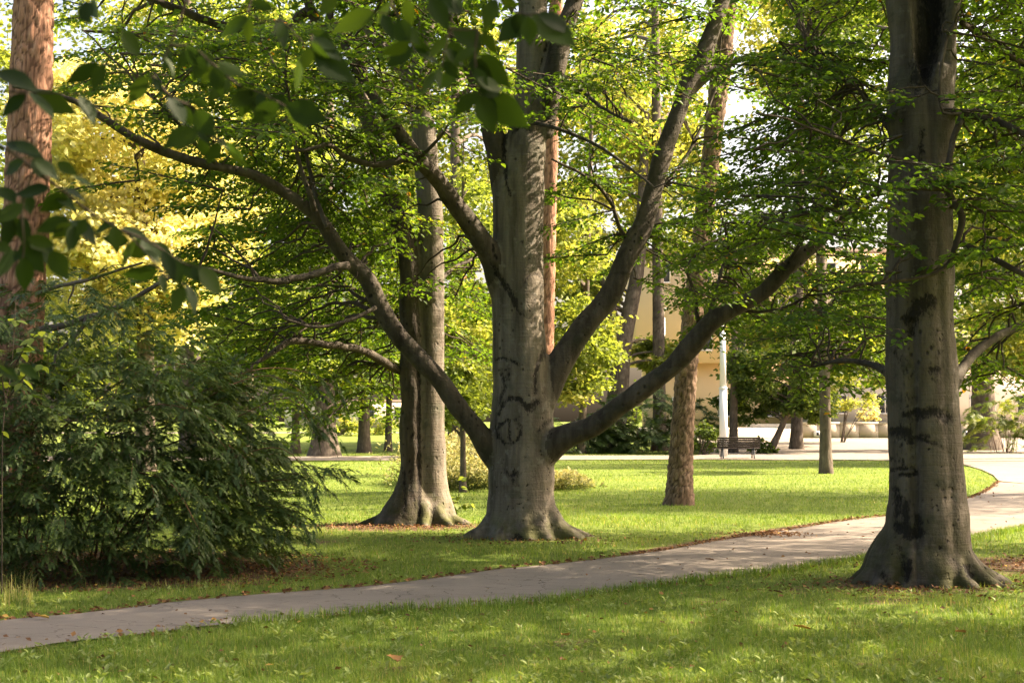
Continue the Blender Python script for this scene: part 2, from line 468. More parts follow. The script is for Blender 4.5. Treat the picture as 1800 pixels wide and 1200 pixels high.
for i in range(NS - 1):
    for k in range(NC - 1):
        a = i * NC + k
        F.append((a, a + NC, a + NC + 1, a + 1))
mb = MB(); mb.put(V, F)
tag(mb.build('path', M['path'], smooth=True), 'worn asphalt footpath crossing the near lawn', 'path', kind='structure')
path_poly = np.vstack([ne, fe[::-1]])

plaza_poly = [G(2150, 884), G(1756, 847), G(1746, 836), G(1725, 826), G(1690, 816), G(1620, 811), G(1500, 809), G(1350, 809), G(1220, 808), G(900, 809), G(480, 810), G(-300, 812),
              G(-300, 803), G(480, 803), G(900, 801), G(1225, 801), G(1237, 797)]
plaza_poly = [p for p in plaza_poly] + [np.array([12.6, 97, 0]), np.array([13.0, 99.5, 0]), np.array([80, 99.5, 0]), np.array([80, 45, 0])]
bm = bmesh.new()
vs = [bm.verts.new((p[0], p[1], 0)) for p in plaza_poly]
bm.faces.new(vs)
bmesh.ops.triangulate(bm, faces=bm.faces[:])
for _ in range(4):
    bmesh.ops.subdivide_edges(bm, edges=[e for e in bm.edges if e.calc_length() > 4], cuts=1)
    bmesh.ops.triangulate(bm, faces=bm.faces[:])
for v in bm.verts: v.co.z = float(gz(v.co.x, v.co.y)) + 0.03
bm.normal_update()
for f in bm.faces:
    if f.normal.z < 0: f.normal_flip()
me = bpy.data.meshes.new('plaza'); bm.to_mesh(me); bm.free(); me.materials.append(M['plaza'])
tag(add('plaza', me), 'sunlit pale gravel square behind the lawn', 'plaza', kind='structure')
plaza_poly = np.array(plaza_poly)
# sunlit far walk on the left lawn
mb = MB(); a = G(470, 776); b = G(640, 774); mb_pts = []
V = []; F = []
for i, t in enumerate(np.linspace(0, 1, 12)):
    x = -60 + t * 62
    for k, yy in enumerate((118, 122.5)):
        V.append((x, yy + 0.02 * x, float(gz(0, yy + 0.02 * x)) + 0.03))
    if i: F.append((2 * i - 2, 2 * i, 2 * i + 1, 2 * i - 1))
mb.put(V, F)
tag(mb.build('far_walk', M['plaza']), 'pale walk across the far lawn at left', 'path', kind='structure')

# main trees' places
C0 = G(918, 950) + np.array([0, 0.38, 0])       # centre beech
S0 = G(735, 925) + np.array([0, 0.36, 0])       # twin-stemmed beech behind it
T0 = G(1636, 1034) + np.array([0, 0.38, 0])     # right beech
YEW = np.array([-4.4, 15.4])

def ground_height(X, Y):
    z = gz(X, Y) + np.zeros(len(X))
    dp = np.minimum(seg_dist(X, Y, fe[::4]), seg_dist(X, Y, ne[::4]))
    inp = inside(path_poly[::3], X, Y)
    rise = np.clip(dp / 0.6, 0, 1) * 0.02
    z = z + np.where(inp, -0.02, rise * np.clip((26 - Y) / 3, 0, 1))
    for c, h in ((C0, 0.0), (S0, 0.0), (T0, 0.0)):
        d = np.hypot(X - c[0], Y - c[1]); z += np.where(inp, 0, h * np.exp(-(d / 1.1) ** 2))
    return z

SPOTS = [(R.uniform(-4, 5), R.uniform(8.5, 22), R.uniform(0.06, 0.22), R.uniform(0.35, 0.7)) for _ in range(60)]
def dirt_at(X, Y):
    d = np.zeros(len(X))
    df = seg_dist(X, Y, fe[::4]); dn = seg_dist(X, Y, ne[::4])
    d = np.maximum(d, 0.8 * np.exp(-(df / 0.16) ** 2)); d = np.maximum(d, 0.75 * np.exp(-(dn / 0.12) ** 2))
    far_band = (X > 1.3) & (X < 5.5)
    d = np.maximum(d, np.where(far_band, 0.9 * np.exp(-(df / 0.38) ** 2), 0))
    for c, r, s in ((C0, 0.95, 0.75), (S0 + np.array([-0.3, -0.5, 0]), 1.25, 1.0), (T0 + np.array([-0.2, -0.3, 0]), 1.0, 0.8), (T0 + np.array([2.0, 1.6, 0]), 1.3, 1.0)):
        d = np.maximum(d, s * np.exp(-(np.hypot((X - c[0]) / 1.25, Y - c[1]) / r) ** 2))
    yx = (X - YEW[0] + 0.2) / 2.7; yy = (Y - YEW[1] - 0.1) / 2.1
    d = np.maximum(d, 1.2 * np.exp(-(np.hypot(yx, yy)) ** 4))
    for px, py, r in ((1000, 1135, 0.32), (690, 1180, 0.2), (1400, 1040, 0.35), (1085, 1150, 0.16), (1560, 1060, 0.4), (1250, 1060, 0.2), (560, 955, 0.5)):
        g = G(px, py); d = np.maximum(d, 0.62 * np.exp(-(np.hypot(X - g[0], (Y - g[1]) * 0.8) / r) ** 2))
    for gx_, gy_, r, st in SPOTS: d = np.maximum(d, st * np.exp(-(np.hypot(X - gx_, (Y - gy_) * 0.7) / r) ** 2))
    return np.clip(d, 0, 1)

def axis(parts):
    out = []
    for a, b, s in parts: out += list(np.arange(a, b, s))
    return np.array(out + [parts[-1][1]])
gx = axis([(-900, -100, 50), (-100, -30, 4), (-30, -9, 0.8), (-9, 9, 0.18), (9, 30, 0.8), (30, 100, 4), (100, 900, 50)])
gy = axis([(-120, -10, 6), (-10, 6, 0.8), (6, 26, 0.18), (26, 60, 0.8), (60, 130, 3), (130, 200, 10), (200, 1500, 80)])
GX, GY = np.meshgrid(gx, gy)
fx, fy = GX.ravel(), GY.ravel()
zz = ground_height(fx, fy)
nearm = (np.abs(fx) < 10) & (fy > 5) & (fy < 27)
dirt = np.zeros(len(fx)); dirt[nearm] = dirt_at(fx[nearm], fy[nearm])
V = np.stack([fx, fy, zz], 1)
nx, ny = len(gx), len(gy)
i = np.arange(ny - 1)[:, None] * nx + np.arange(nx - 1)[None]
F = np.stack([i, i + 1, i + nx + 1, i + nx], -1).reshape(-1, 4)
me = make_mesh('lawn', V, F, np.full(len(F), 4), M['ground'], True, {'dirt': dirt})
tag(add('lawn', me), 'park lawn with worn earth along the path and round the trees', 'lawn', kind='structure')

# ------------------------------------------------------------------ leaves
def leaf_mesh(name, pos, d, nrm, L, W, tint, material, hexa=False, fold=0.18, droop=0.12):
    """many leaves as one mesh; each a folded blade"""
    pos = np.asarray(pos); n = len(pos)
    d = d / np.maximum(np.linalg.norm(d, axis=1), 1e-9)[:, None]
    s = np.cross(d, nrm); s /= np.maximum(np.linalg.norm(s, axis=1), 1e-9)[:, None]
    u = np.cross(s, d)
    L = L[:, None]; W = W[:, None]
    tip = pos + d * L - u * L * droop
    if hexa:
        l1 = pos + d * L * 0.32 + s * W * 0.46 + u * W * fold; r1 = pos + d * L * 0.32 - s * W * 0.46 + u * W * fold
        l2 = pos + d * L * 0.70 + s * W * 0.38 + u * (W * fold - L * droop * 0.4); r2 = pos + d * L * 0.70 - s * W * 0.38 + u * (W * fold - L * droop * 0.4)
        V = np.stack([pos, r1, r2, tip, l2, l1], 1).reshape(-1, 3)
        b = np.arange(n)[:, None] * 6
        F = np.concatenate([b + np.array([[0, 1, 2, 3]]), b + np.array([[0, 3, 4, 5]])], 1).reshape(-1)
        sizes = np.full(2 * n, 4); tt = np.repeat(tint, 6)
    else:
        l1 = pos + d * L * 0.45 + s * W * 0.5 + u * W * fold; r1 = pos + d * L * 0.45 - s * W * 0.5 + u * W * fold
        V = np.stack([pos, r1, tip, l1], 1).reshape(-1, 3)
        b = np.arange(n)[:, None] * 4
        F = np.concatenate([b + np.array([[0, 1, 2]]), b + np.array([[0, 2, 3]])], 1).reshape(-1)
        sizes = np.full(2 * n, 3); tt = np.repeat(tint, 4)
    return make_mesh(name, V, F, sizes, material, False, {'tint': tt})

def rdirs(n, flat=1.0):
    v = R.normal(size=(n, 3)); v[:, 2] *= flat
    return v / np.linalg.norm(v, axis=1)[:, None]

class Leaves:
    def __init__(self): self.p = []; self.d = []; self.n = []; self.L = []; self.W = []; self.t = []
    def put(self, p, d, n, L, W, t):
        self.p.append(p); self.d.append(d); self.n.append(n); self.L.append(L); self.W.append(W); self.t.append(t)
    def mesh(self, name, material, off, hexa):
        c = np.concatenate
        return leaf_mesh(name, c(self.p) - np.array(off), c(self.d), c(self.n), c(self.L), c(self.W), c(self.t), material, hexa)

def pad(leaves, twigs, c, ang, length, width, leafL, tint0, slope=-0.08, dens=1.0):
    """one flat spray of beech foliage: an axis, side twigs, two ranks of leaves. c = where the axis starts"""
    ax = np.array([math.cos(ang), math.sin(ang), 0]); sd = np.array([-ax[1], ax[0], 0])
    roll = R.normal(0, 0.2)
    def hgt(u, v): return slope * u + roll * v - 0.07 * (u / max(length, .1)) ** 2 * length - 0.10 * v * v / max(width, .2)
    n_sp = max(4, int(length / 0.085 * dens))
    axp = np.array([c + ax * length * t + sd * 0.05 * math.sin(5 * t + c[0]) + np.array([0, 0, hgt(length * t, 0)]) for t in np.linspace(0, 1, 6)])
    twigs.tube(axp, np.linspace(0.012, 0.003, 6) * (0.6 + 0.4 * length), 4, False)
    for k in range(n_sp):
        t = (k + R.uniform(0, 1)) / n_sp
        sgn = 1 if k % 2 else -1
        sl = width * 0.5 * (0.35 + 0.65 * math.sin(math.pi * min(1, 0.15 + 0.85 * t) ** 0.8)) * R.uniform(0.5, 1.15)
        if t > 0.93: sl *= 0.7
        a2 = ang + sgn * R.uniform(0.55, 1.0)
        dv = np.array([math.cos(a2), math.sin(a2), 0])
        n = max(4, int(sl / 0.036 * leafL ** -1 * 0.075))
        u = (np.arange(n) + R.uniform(0.2, 1, n)) / n * sl
        sg = np.where(np.arange(n) % 2 == 0, 1, -1)
        ul = length * t + u * math.cos(a2 - ang); vl = u * math.sin(a2 - ang)
        z = slope * ul + roll * vl - 0.07 * (ul / length) ** 2 * length - 0.10 * vl * vl / max(width, .2)
        z = z - 0.10 * u * u / max(sl, .1) + R.normal(0, 0.03, n)
        p = c + ax * ul[:, None] + sd * vl[:, None]; p[:, 2] = c[2] + z
        la = a2 + sg * R.uniform(0.5, 1.05, n)
        d = np.stack([np.cos(la), np.sin(la), R.normal(-0.28, 0.30, n)], 1)
        nm = np.stack([R.normal(0, 0.5, n), R.normal(-0.12, 0.5, n), np.ones(n)], 1)
        L = leafL * R.uniform(0.7, 1.2, n)
        tt = np.clip(tint0 + R.normal(0, 0.13, n), 0, 0.9); tt[R.uniform(size=n) < 0.006] = R.uniform(0.93, 1.0)
        leaves.put(p, d, nm, L, L * R.uniform(0.55, 0.68, n), tt)
        e = p[-1]; b0 = c + ax * length * t; b0 = b0 + np.array([0, 0, hgt(length * t, 0)])
        mid = 0.5 * (b0 + e) + np.array([0, 0, 0.02])
        twigs.tube([b0, mid, e], [0.004, 0.003, 0.0015], 3, False)

def cloud(leaves, c, rad3, n, leafL, tint0, clumps=30, fill=0.45, droop=0.0):
    """crown volume made of leaf clumps"""
    c = np.asarray(c); rad3 = np.asarray(rad3)
    cc = rdirs(clumps) * (R.uniform(fill, 1.0, clumps) ** 0.6)[:, None] * rad3 + c
    cs = R.uniform(0.16, 0.34, clumps) * rad3.mean()
    k = R.integers(0, clumps, n)
    g = R.normal(size=(n, 3)) * np.array([0.62, 0.62, 0.34 + 0.3 * droop])
    p = cc[k] + g * cs[k][:, None]
    d = rdirs(n, 0.5); d[:, 2] -= 0.25 + droop
    nm = rdirs(n, 0.6); nm[:, 2] = np.abs(nm[:, 2]) + 0.5
    L = leafL * R.uniform(0.65, 1.3, n)
    ct = R.normal(0, 0.13, clumps)
    leaves.put(p, d, nm, L, L * R.uniform(0.55, 0.75, n), np.clip(tint0 + ct[k] + R.normal(0, 0.14, n), 0, 1))
    return cc

# ------------------------------------------------------------------ big beeches: fused trunk and limbs, cut into parts
def skel(pts, Y, depth=None):
    """(px,py,width px) list -> world points and radii"""
    out = []
    for k, (x, y, w) in enumerate(pts):
        yy = Y if depth is None else Y + np.interp(k / (len(pts) - 1), np.linspace(0, 1, len(depth)), depth)
        p = P(x, y, yy); out.append((*p, 0.5 * w * yy / FPX))
    return np.array(out)

def fuse(tubes, voxel, smooth_it=6):
    """join overlapping tubes into one smooth skin"""
    mb = MB()
    for V, F in tubes: mb.put(V, F)
    me = mb.mesh('fuse', None)
    o = bpy.data.objects.new('fuse', me); COL.objects.link(o)
    r = o.modifiers.new('r', 'REMESH'); r.mode = 'VOXEL'; r.voxel_size = voxel; r.adaptivity = 0
    s = o.modifiers.new('s', 'SMOOTH'); s.factor = 0.5; s.iterations = smooth_it
    dg = bpy.context.evaluated_depsgraph_get()
    ev = o.evaluated_get(dg)
    m2 = ev.to_mesh()
    V = np.empty(len(m2.vertices) * 3, np.float32); m2.vertices.foreach_get('co', V); V = V.reshape(-1, 3).astype(float)
    Fs = np.empty(len(m2.polygons), np.int32); m2.polygons.foreach_get('loop_total', Fs)
    Lp = np.empty(len(m2.loops), np.int32); m2.loops.foreach_get('vertex_index', Lp)
    N = np.empty(len(m2.vertices) * 3, np.float32); m2.vertices.foreach_get('normal', N); N = N.reshape(-1, 3).astype(float)
    ev.to_mesh_clear()
    bpy.data.objects.remove(o); bpy.data.meshes.remove(me)
    assert (Fs == 4).all()
    return V, Lp.reshape(-1, 4), N

def nearest_branch(V, lines):
    best = np.full(len(V), 1e9); idx = np.zeros(len(V), int)
    for k, ln in enumerate(lines):
        p, r = ln[:, :3], ln[:, 3]
        for a in range(len(p) - 1):
            d = p[a + 1] - p[a]; LL = d.dot(d) + 1e-12
            t = np.clip((V - p[a]) @ d / LL, 0, 1)
            q = p[a] + t[:, None] * d
            dist = np.linalg.norm(V - q, axis=1) - (r[a] * (1 - t) + r[a + 1] * t)
            m = dist < best - (0.02 if k else 0)
            best[m] = dist[m]; idx[m] = k
    return idx

def roots(base, spec, r0):
    """buttress roots: (angle deg, reach, thickness, height)"""
    out = []
    for a, reach, th, h in spec:
        a = rad(a); d = np.array([math.cos(a), math.sin(a), 0]); reach *= 0.93; base = np.array([base[0], base[1], 0.0])
        pts = np.array([base + d * (r0 * 0.35) + [0, 0, h], base + d * (r0 * 0.72) + [0, 0, h * 0.5], base + d * (r0 * 0.72 + (reach - r0 * 0.72) * 0.45) + [0, 0, h * 0.16],
                        base + d * reach + [0, 0, 0.0], base + d * (reach * 1.22) + [0, 0, -0.10]])
        pts[3:] += np.array([-d[1], d[0], 0]) * R.normal(0, 0.05)
        rr = np.array([th * 1.15, th * 1.1, th * 0.9, th * 0.66, th * 0.4])
        q = catmull(np.column_stack([pts, rr]), 18)
        out.append(tube(q[:, :3], q[:, 3], 12))
    return out

def big_beech(name, label, base, lines, root_spec, r0, strokes, spots, moss_h, voxel, extra_tubes=(), lump=0.012, carve=None, flutes=None, mk=0.84, pale=(), bark='beech_bark'):
    """lines[0] is the trunk; strokes and spots are bark scars given where they sit on the trunk's face"""
    th = empty(name, base)
    tag(th, label, 'tree')
    rs = [catmull(l, max(12, int(np.linalg.norm(np.diff(l[:, :3], axis=0), axis=1).sum() / 0.10))) for l in lines]
    tubes = []
    for k, q in enumerate(rs):
        rr = q[:, 3].copy()
        if k:  # collar where a limb leaves
            s = np.concatenate([[0], np.cumsum(np.linalg.norm(np.diff(q[:, :3], axis=0), axis=1))])
            rr *= 1 + (0.32 if q[0, 2] < 4 else 0.08) * np.exp(-(s / 0.45) ** 2)
        # knots and swellings
        rr *= 1 + (0.05 if k == 0 else 0.10) * np.array([mnoise.noise(Vector((i * 0.21, k * 3.1, base[0]))) + 0.5 * mnoise.noise(Vector((i * 0.6, k * 5.7, base[0]))) for i in range(len(rr))])
        if k:
            env = np.minimum(1, np.arange(len(q)) / 10.0)
            for ax in range(3): q[:, ax] += env * q[:, 3] * 0.35 * np.array([mnoise.noise(Vector((i * 0.16, k * 2.3, ax * 7.7))) for i in range(len(q))])
        tubes.append(tube(q[:, :3], rr, 28))
    tubes += roots(np.array(base), root_spec, r0) + list(extra_tubes)
    V, F, N = fuse(tubes, voxel)
    n1 = vnoise(V * np.array([1, 1, 0.6]), 2.2); n2 = vnoise(V * np.array([1, 1, 0.5]) + 7, 7.0)
    hgt = V[:, 2] - base[2]
    amp = lump * (1 + 1.4 * np.exp(-hgt / 0.5))
    V = V + N * (amp * n1 + amp * 0.45 * n2)[:, None]
    # vertical flutes low on the trunk
    if flutes is not None:
        a = np.arctan2(V[:, 1] - base[1], V[:, 0] - base[0])
        V = V - N * (flutes(a, hgt, V))[:, None]
    if carve is not None: V = carve(V, N)
    px = proj(V)
    front = (N[:, 1] < 0.25)
    mark = np.zeros(len(V))
    for pts, w, st in strokes:
        pts = np.array(pts, float)
        best = np.full(len(V), 1e9)
        for a, b in zip(pts[:-1], pts[1:]):
            d = b - a; t = np.clip(((px - a) @ d) / (d @ d + 1e-9), 0, 1)
            best = np.minimum(best, np.linalg.norm(px - a - t[:, None] * d, axis=1))
        mark = np.maximum(mark, mk * st * np.exp(-(best / (1.4 * w)) ** 2))
    for x, y, w, h, st in spots:
        mark = np.maximum(mark, st * np.exp(-(((px[:, 0] - x) / w) ** 2 + ((px[:, 1] - y) / h) ** 2)))
    mark *= front
    V = V - N * (0.010 * mark)[:, None]
    moss = np.clip(1 - hgt / moss_h, 0, 1) ** 0.8
    idx = nearest_branch(V, rs)
    # vertex normals of the whole skin, so that the cut parts shade as one
    fn = np.cross(V[F[:, 2]] - V[F[:, 0]], V[F[:, 3]] - V[F[:, 1]])
    VN = np.zeros_like(V)
    for k in range(4): np.add.at(VN, F[:, k], fn)
    VN /= np.maximum(np.linalg.norm(VN, axis=1), 1e-12)[:, None]
    fi = idx[F].min(1)
    for k in range(len(rs)):
        m = fi == k
        if not m.any(): continue
        f = F[m]; u, inv = np.unique(f, return_inverse=True)
        me = make_mesh('trunk' if k == 0 else 'limb', V[u] - np.array(base), inv.reshape(-1), np.full(len(f), 4), M[bark if k == 0 or k in pale else 'shaded_limb_bark'], True, {'mark': mark[u], 'moss': moss[u]})
        me.normals_split_custom_set_from_vertices([tuple(v) for v in VN[u]])
        add('trunk' if k == 0 else 'limb', me, th)
    return th, rs

def thin_branch(th, base, pts, mat_=None, name='branch', sides=10, wig=0.25):
    q = catmull(pts, max(8, int(np.linalg.norm(np.diff(pts[:, :3], axis=0), axis=1).sum() / 0.08)))
    s = np.arange(len(q))
    for a in range(3):
        q[:, a] += q[:, 3] * wig * np.array([mnoise.noise(Vector((i * 0.45, a * 9.1, pts[0, 0] * 3))) for i in s]) * 2
    rr = q[:, 3] * (1 + 0.12 * np.array([mnoise.noise(Vector((i * 0.5, 3.3, pts[0, 2]))) for i in s]))
    mb = MB(); mb.tube(q[:, :3] - np.array(base), rr, sides)
    mb.build(name, mat_ or M['shaded_limb_bark'], th, True)
    return q

def hang_foliage(th, base, lines, pads, leafL, tint0, spread=0.12, hexa=True, material='beech_leaf', dens=1.0, upper=None):
    """pads: list of (centre xyz, length, width); each is carried by a branchlet grown from the nearest limb"""
    S = np.concatenate([l[len(l) // 8:] for l in lines])
    LV = Leaves(); UP = Leaves(); TW = MB()
    for c, length, width in pads:
        c = np.asarray(c)
        w = S[:, :3] - c
        sc = np.linalg.norm(w * np.array([1, 1, 1.3]), axis=1) + 6.0 * np.clip(S[:, 3] - 0.06, 0, 1) + np.where(w[:, 2] > 0.4, 0.6 * w[:, 2], 0)
        k = int(np.argmin(sc)); s = S[k]
        d = c - s[:3]; dist = np.linalg.norm(d)
        ang = math.atan2(d[1], d[0]) if math.hypot(d[0], d[1]) > 0.3 else R.uniform(0, 6.28)
        ang += R.normal(0, 0.45)
        st = c - np.array([math.cos(ang), math.sin(ang), 0]) * length * 0.45
        mid = 0.5 * (s[:3] + st) + np.array([R.normal(0, 0.06), R.normal(0, 0.06), 0.10 * dist * R.uniform(0.2, 1)])
        q = catmull(np.array([s[:3], 0.6 * mid + 0.4 * s[:3] + [0, 0, 0.04 * dist], mid, 0.4 * mid + 0.6 * st + [0, 0, 0.02 * dist], st]), max(6, int(dist / 0.18)))
        r1 = min(0.8 * s[3], 0.008 + 0.0075 * dist)
        nz = np.array([[mnoise.noise(Vector((i * 0.6, a * 5.0, c[0] * 3))) for a in range(3)] for i in range(len(q))]) * 0.05
        nz[0] = 0; nz[-1] = 0
        bb = MB(); bb.tube(q + nz - np.array(base), np.linspace(r1, 0.008, len(q)), 6, False); bb.build('branch', M['twig'], th, True)
        pad(LV, TW, st, ang, length, width, leafL, tint0 + R.normal(0, spread), R.normal(-0.09, 0.13), dens)
    if upper:
        for c, r3, n, L in upper:
            cc = cloud(UP, c, r3, n, L, tint0, 34)
            for q in cc[::3]:
                k = int(np.argmin(np.linalg.norm(S[:, :3] - q, axis=1)))
                a = S[k, :3]; bb = MB(); bb.tube(catmull([a, 0.5 * (a + q) + [0, 0, .3], q], 6) - np.array(base), np.linspace(min(S[k, 3], 0.07), 0.015, 6), 6, False); bb.build('branch', M['beech_bark'], th, True)
    cr = add('crown', LV.mesh('crown', M[material], base, hexa), th); tag(cr, kind='stuff')
    if upper: tag(add('upper_crown', UP.mesh('upper_crown', M[material], base, False), th), kind='stuff')
    tw = TW.build('twigs', M['twig'], th, True, off=base)
    tag(tw, kind='stuff')
    return cr

# ---- centre beech
YC = float(C0[1])
trunk = skel([(918, 958, 172), (918, 938, 146), (917, 910, 129), (916, 870, 121), (917, 800, 115), (917, 700, 106), (912, 600, 93), (910, 500, 92), (911, 400, 90), (912, 330, 90),
              (922, 260, 74), (932, 190, 62), (936, 100, 57), (936, 0, 52), (937, -200, 46), (945, -450, 36), (955, -700, 22)], YC)
cl = [trunk,
      skel([(950, 240, 40), (962, 175, 42), (974, 115, 38), (988, 65, 35), (1003, 20, 32), (1040, -80, 28), (1085, -230, 22), (1140, -420, 14)], YC, (0, -0.2, 0.3, 1.2)),
      skel([(892, 345, 50), (876, 275, 44), (862, 210, 38), (846, 155, 30), (822, 110, 24), (797, 62, 20), (775, 0, 17), (735, -130, 13), (690, -300, 9)], YC, (0, -0.2, -0.6, -1.2)),
      skel([(890, 510, 46), (864, 452, 42), (834, 404, 36), (800, 358, 33), (766, 312, 31), (738, 280, 29), (712, 250, 25), (680, 205, 21), (640, 140, 17), (590, 50, 13), (540, -80, 9)], YC, (0, -0.5, -1.2, -1.6, -1.5)),
      skel([(890, 820, 40), (862, 790, 40), (838, 755, 38), (800, 706, 36), (762, 658, 34), (730, 622, 33), (700, 586, 33), (670, 537, 32), (645, 492, 30), (615, 462, 28),
            (595, 435, 27), (575, 402, 26), (550, 372, 24), (500, 338, 21), (440, 306, 19), (370, 288, 17), (290, 268, 17), (240, 246, 16), (190, 214, 15), (140, 183, 12), (90, 165, 10), (20, 152, 8)], YC, (0, -0.5, -1.0, -1.6, -2.6, -3.3)),
      skel([(930, 725, 54), (962, 674, 52), (990, 628, 46), (1030, 570, 42), (1060, 525, 40), (1090, 480, 39), (1115, 430, 37), (1135, 380, 35), (1150, 330, 34), (1167, 275, 32), (1187, 215, 31),
            (1207, 160, 32), (1230, 105, 36), (1252, 50, 30), (1272, 0, 27), (1310, -120, 22), (1350, -260, 15)], YC, (0, 0.3, 0.9, 1.5)),
      skel([(925, 812, 64), (962, 785, 56), (1000, 764, 44), (1040, 746, 38), (1080, 722, 36), (1120, 694, 35), (1160, 660, 35), (1200, 625, 35), (1228, 594, 38), (1255, 562, 35), (1300, 536, 32), (1340, 515, 30),
            (1370, 485, 30), (1400, 455, 27), (1435, 428, 22), (1475, 392, 18), (1520, 352, 14), (1570, 322, 10)], YC, (0, -0.6, -1.2, -1.6, -1.8)),
      skel([(1205, 165, 24), (1228, 142, 24), (1262, 122, 19), (1290, 108, 14), (1316, 97, 9)], YC + 1.0)]
strokes = [  # dark scars of the bark: (path over the bark, width, strength)
    ([(872, 480), (886, 500), (899, 522), (908, 540)], 4.5, 1.0), ([(868, 470), (880, 488), (892, 504)], 4.0, 0.9), ([(893, 505), (903, 525)], 5.0, 1.0), ([(908, 540), (918, 552), (928, 560)], 2.5, 0.7),
    ([(916, 508), (922, 494), (933, 482), (946, 482), (952, 490)], 2.4, 0.75), ([(941, 527), (946, 524), (950, 528)], 2.6, 0.8),
    ([(870, 632), (884, 629), (897, 631), (908, 638)], 2.8, 0.9), ([(900, 634), (910, 640)], 3.5, 0.8), ([(908, 638), (922, 648), (934, 656)], 1.4, 0.4),
    ([(877, 650), (884, 647), (893, 650), (896, 657), (889, 664), (880, 655)], 3.2, 0.75), ([(884, 660), (887, 680), (880, 695), (876, 715)], 3.4, 0.85), ([(893, 660), (887, 678)], 2.0, 0.7),
    ([(955, 618), (946, 640), (941, 660), (941, 690)], 4.0, 0.95), ([(960, 618), (950, 632)], 6.0, 0.7), ([(950, 610), (958, 605)], 3, 0.5),
    ([(876, 727), (884, 708), (897, 699), (912, 700), (923, 712), (930, 721)], 4.5, 0.95), ([(926, 718), (936, 712), (943, 706)], 5.5, 1.0), ([(925, 732), (936, 722), (943, 714)], 2.0, 0.8),
    ([(882, 745), (890, 738), (902, 737), (912, 743), (916, 752), (914, 765), (908, 774), (898, 780), (886, 778), (876, 768), (874, 755), (880, 745)], 3.3, 0.85),
    ([(894, 742), (895, 758), (896, 776)], 2.6, 0.85), ([(871, 748), (874, 770), (880, 778)], 2.4, 0.6),
    ([(945, 762), (955, 748), (966, 740)], 6.0, 0.7), ([(924, 790), (940, 772), (955, 757)], 3.0, 0.5), ([(966, 800), (974, 810), (978, 822)], 5, 0.6),
    ([(890, 292), (888, 305), (891, 325), (897, 345)], 2.8, 0.95), ([(890, 228), (886, 255), (886, 285)], 4.0, 1.0), ([(903, 232), (915, 222), (930, 228)], 3.5, 0.85),
    ([(942, 145), (949, 122), (953, 104)], 2.0, 0.8), ([(958, 90), (968, 65), (972, 58)], 3.5, 0.8), ([(866, 430), (868, 445), (874, 455)], 3.0, 0.9), ([(862, 461), (866, 470)], 2.5, 0.8),
    ([(903, 950), (910, 944), (920, 952)], 7.0, 0.9), ([(890, 925), (905, 922), (935, 920), (960, 912)], 3.0, 0.35)]
spots = [(905, 833, 13, 9, 0.85), (903, 845, 6, 8, 0.6), (928, 398, 3, 3, 0.9), (918, 425, 3.4, 5, 0.75), (921, 446, 4, 3, 0.85), (930, 455, 3, 2.5, 0.8), (886, 520, 2.5, 2, 0.8), (915, 450, 2, 2, 0.6),
         (902, 581, 2.2, 3.2, 0.9), (874, 526, 5, 5, 0.4), (955, 692, 4.5, 4, 0.8), (970, 632, 2.5, 2.5, 0.8), (895, 619, 1.6, 3.5, 0.8), (913, 885, 7, 2.5, 0.8), (894, 890, 2.5, 2.5, 0.95), (930, 695, 2.4, 2.4, 0.9),
         (922, 803, 2.2, 2.2, 0.9), (885, 807, 2.2, 2.4, 0.9), (966, 770, 4, 4, 0.6), (1020, 770, 2.5, 2.5, 0.7), (1028, 588, 3, 2.5, 0.8), (651, 520, 5, 6, 0.9), (915, 578, 2, 2, .5)]
for _ in range(110):
    x, y = R.uniform(862, 972), R.uniform(795, 905)
    spots.append((x, y, R.uniform(0.9, 2.2), R.uniform(1.0, 2.6), R.uniform(0.5, 1.0)))
for _ in range(50):
    x, y = R.uniform(868, 950), R.uniform(420, 790)
    spots.append((x, y, R.uniform(0.8, 1.6), R.uniform(0.8, 2.0), R.uniform(0.4, 0.9)))
croots = [(200, 0.86, 0.15, 0.55), (170, 0.70, 0.14, 0.5), (238, 0.66, 0.15, 0.45), (272, 0.60, 0.17, 0.40), (303, 0.66, 0.16, 0.5), (335, 0.86, 0.17, 0.6), (5, 0.95, 0.15, 0.5), (60, 0.7, 0.15, 0.5), (110, 0.7, 0.15, 0.5)]
ctree, crs = big_beech('beech_tree', 'grey spreading beech with five wide limbs standing centre behind the path', C0, cl, croots, 0.52, strokes, spots, 0.45, 0.027)
cbr = []
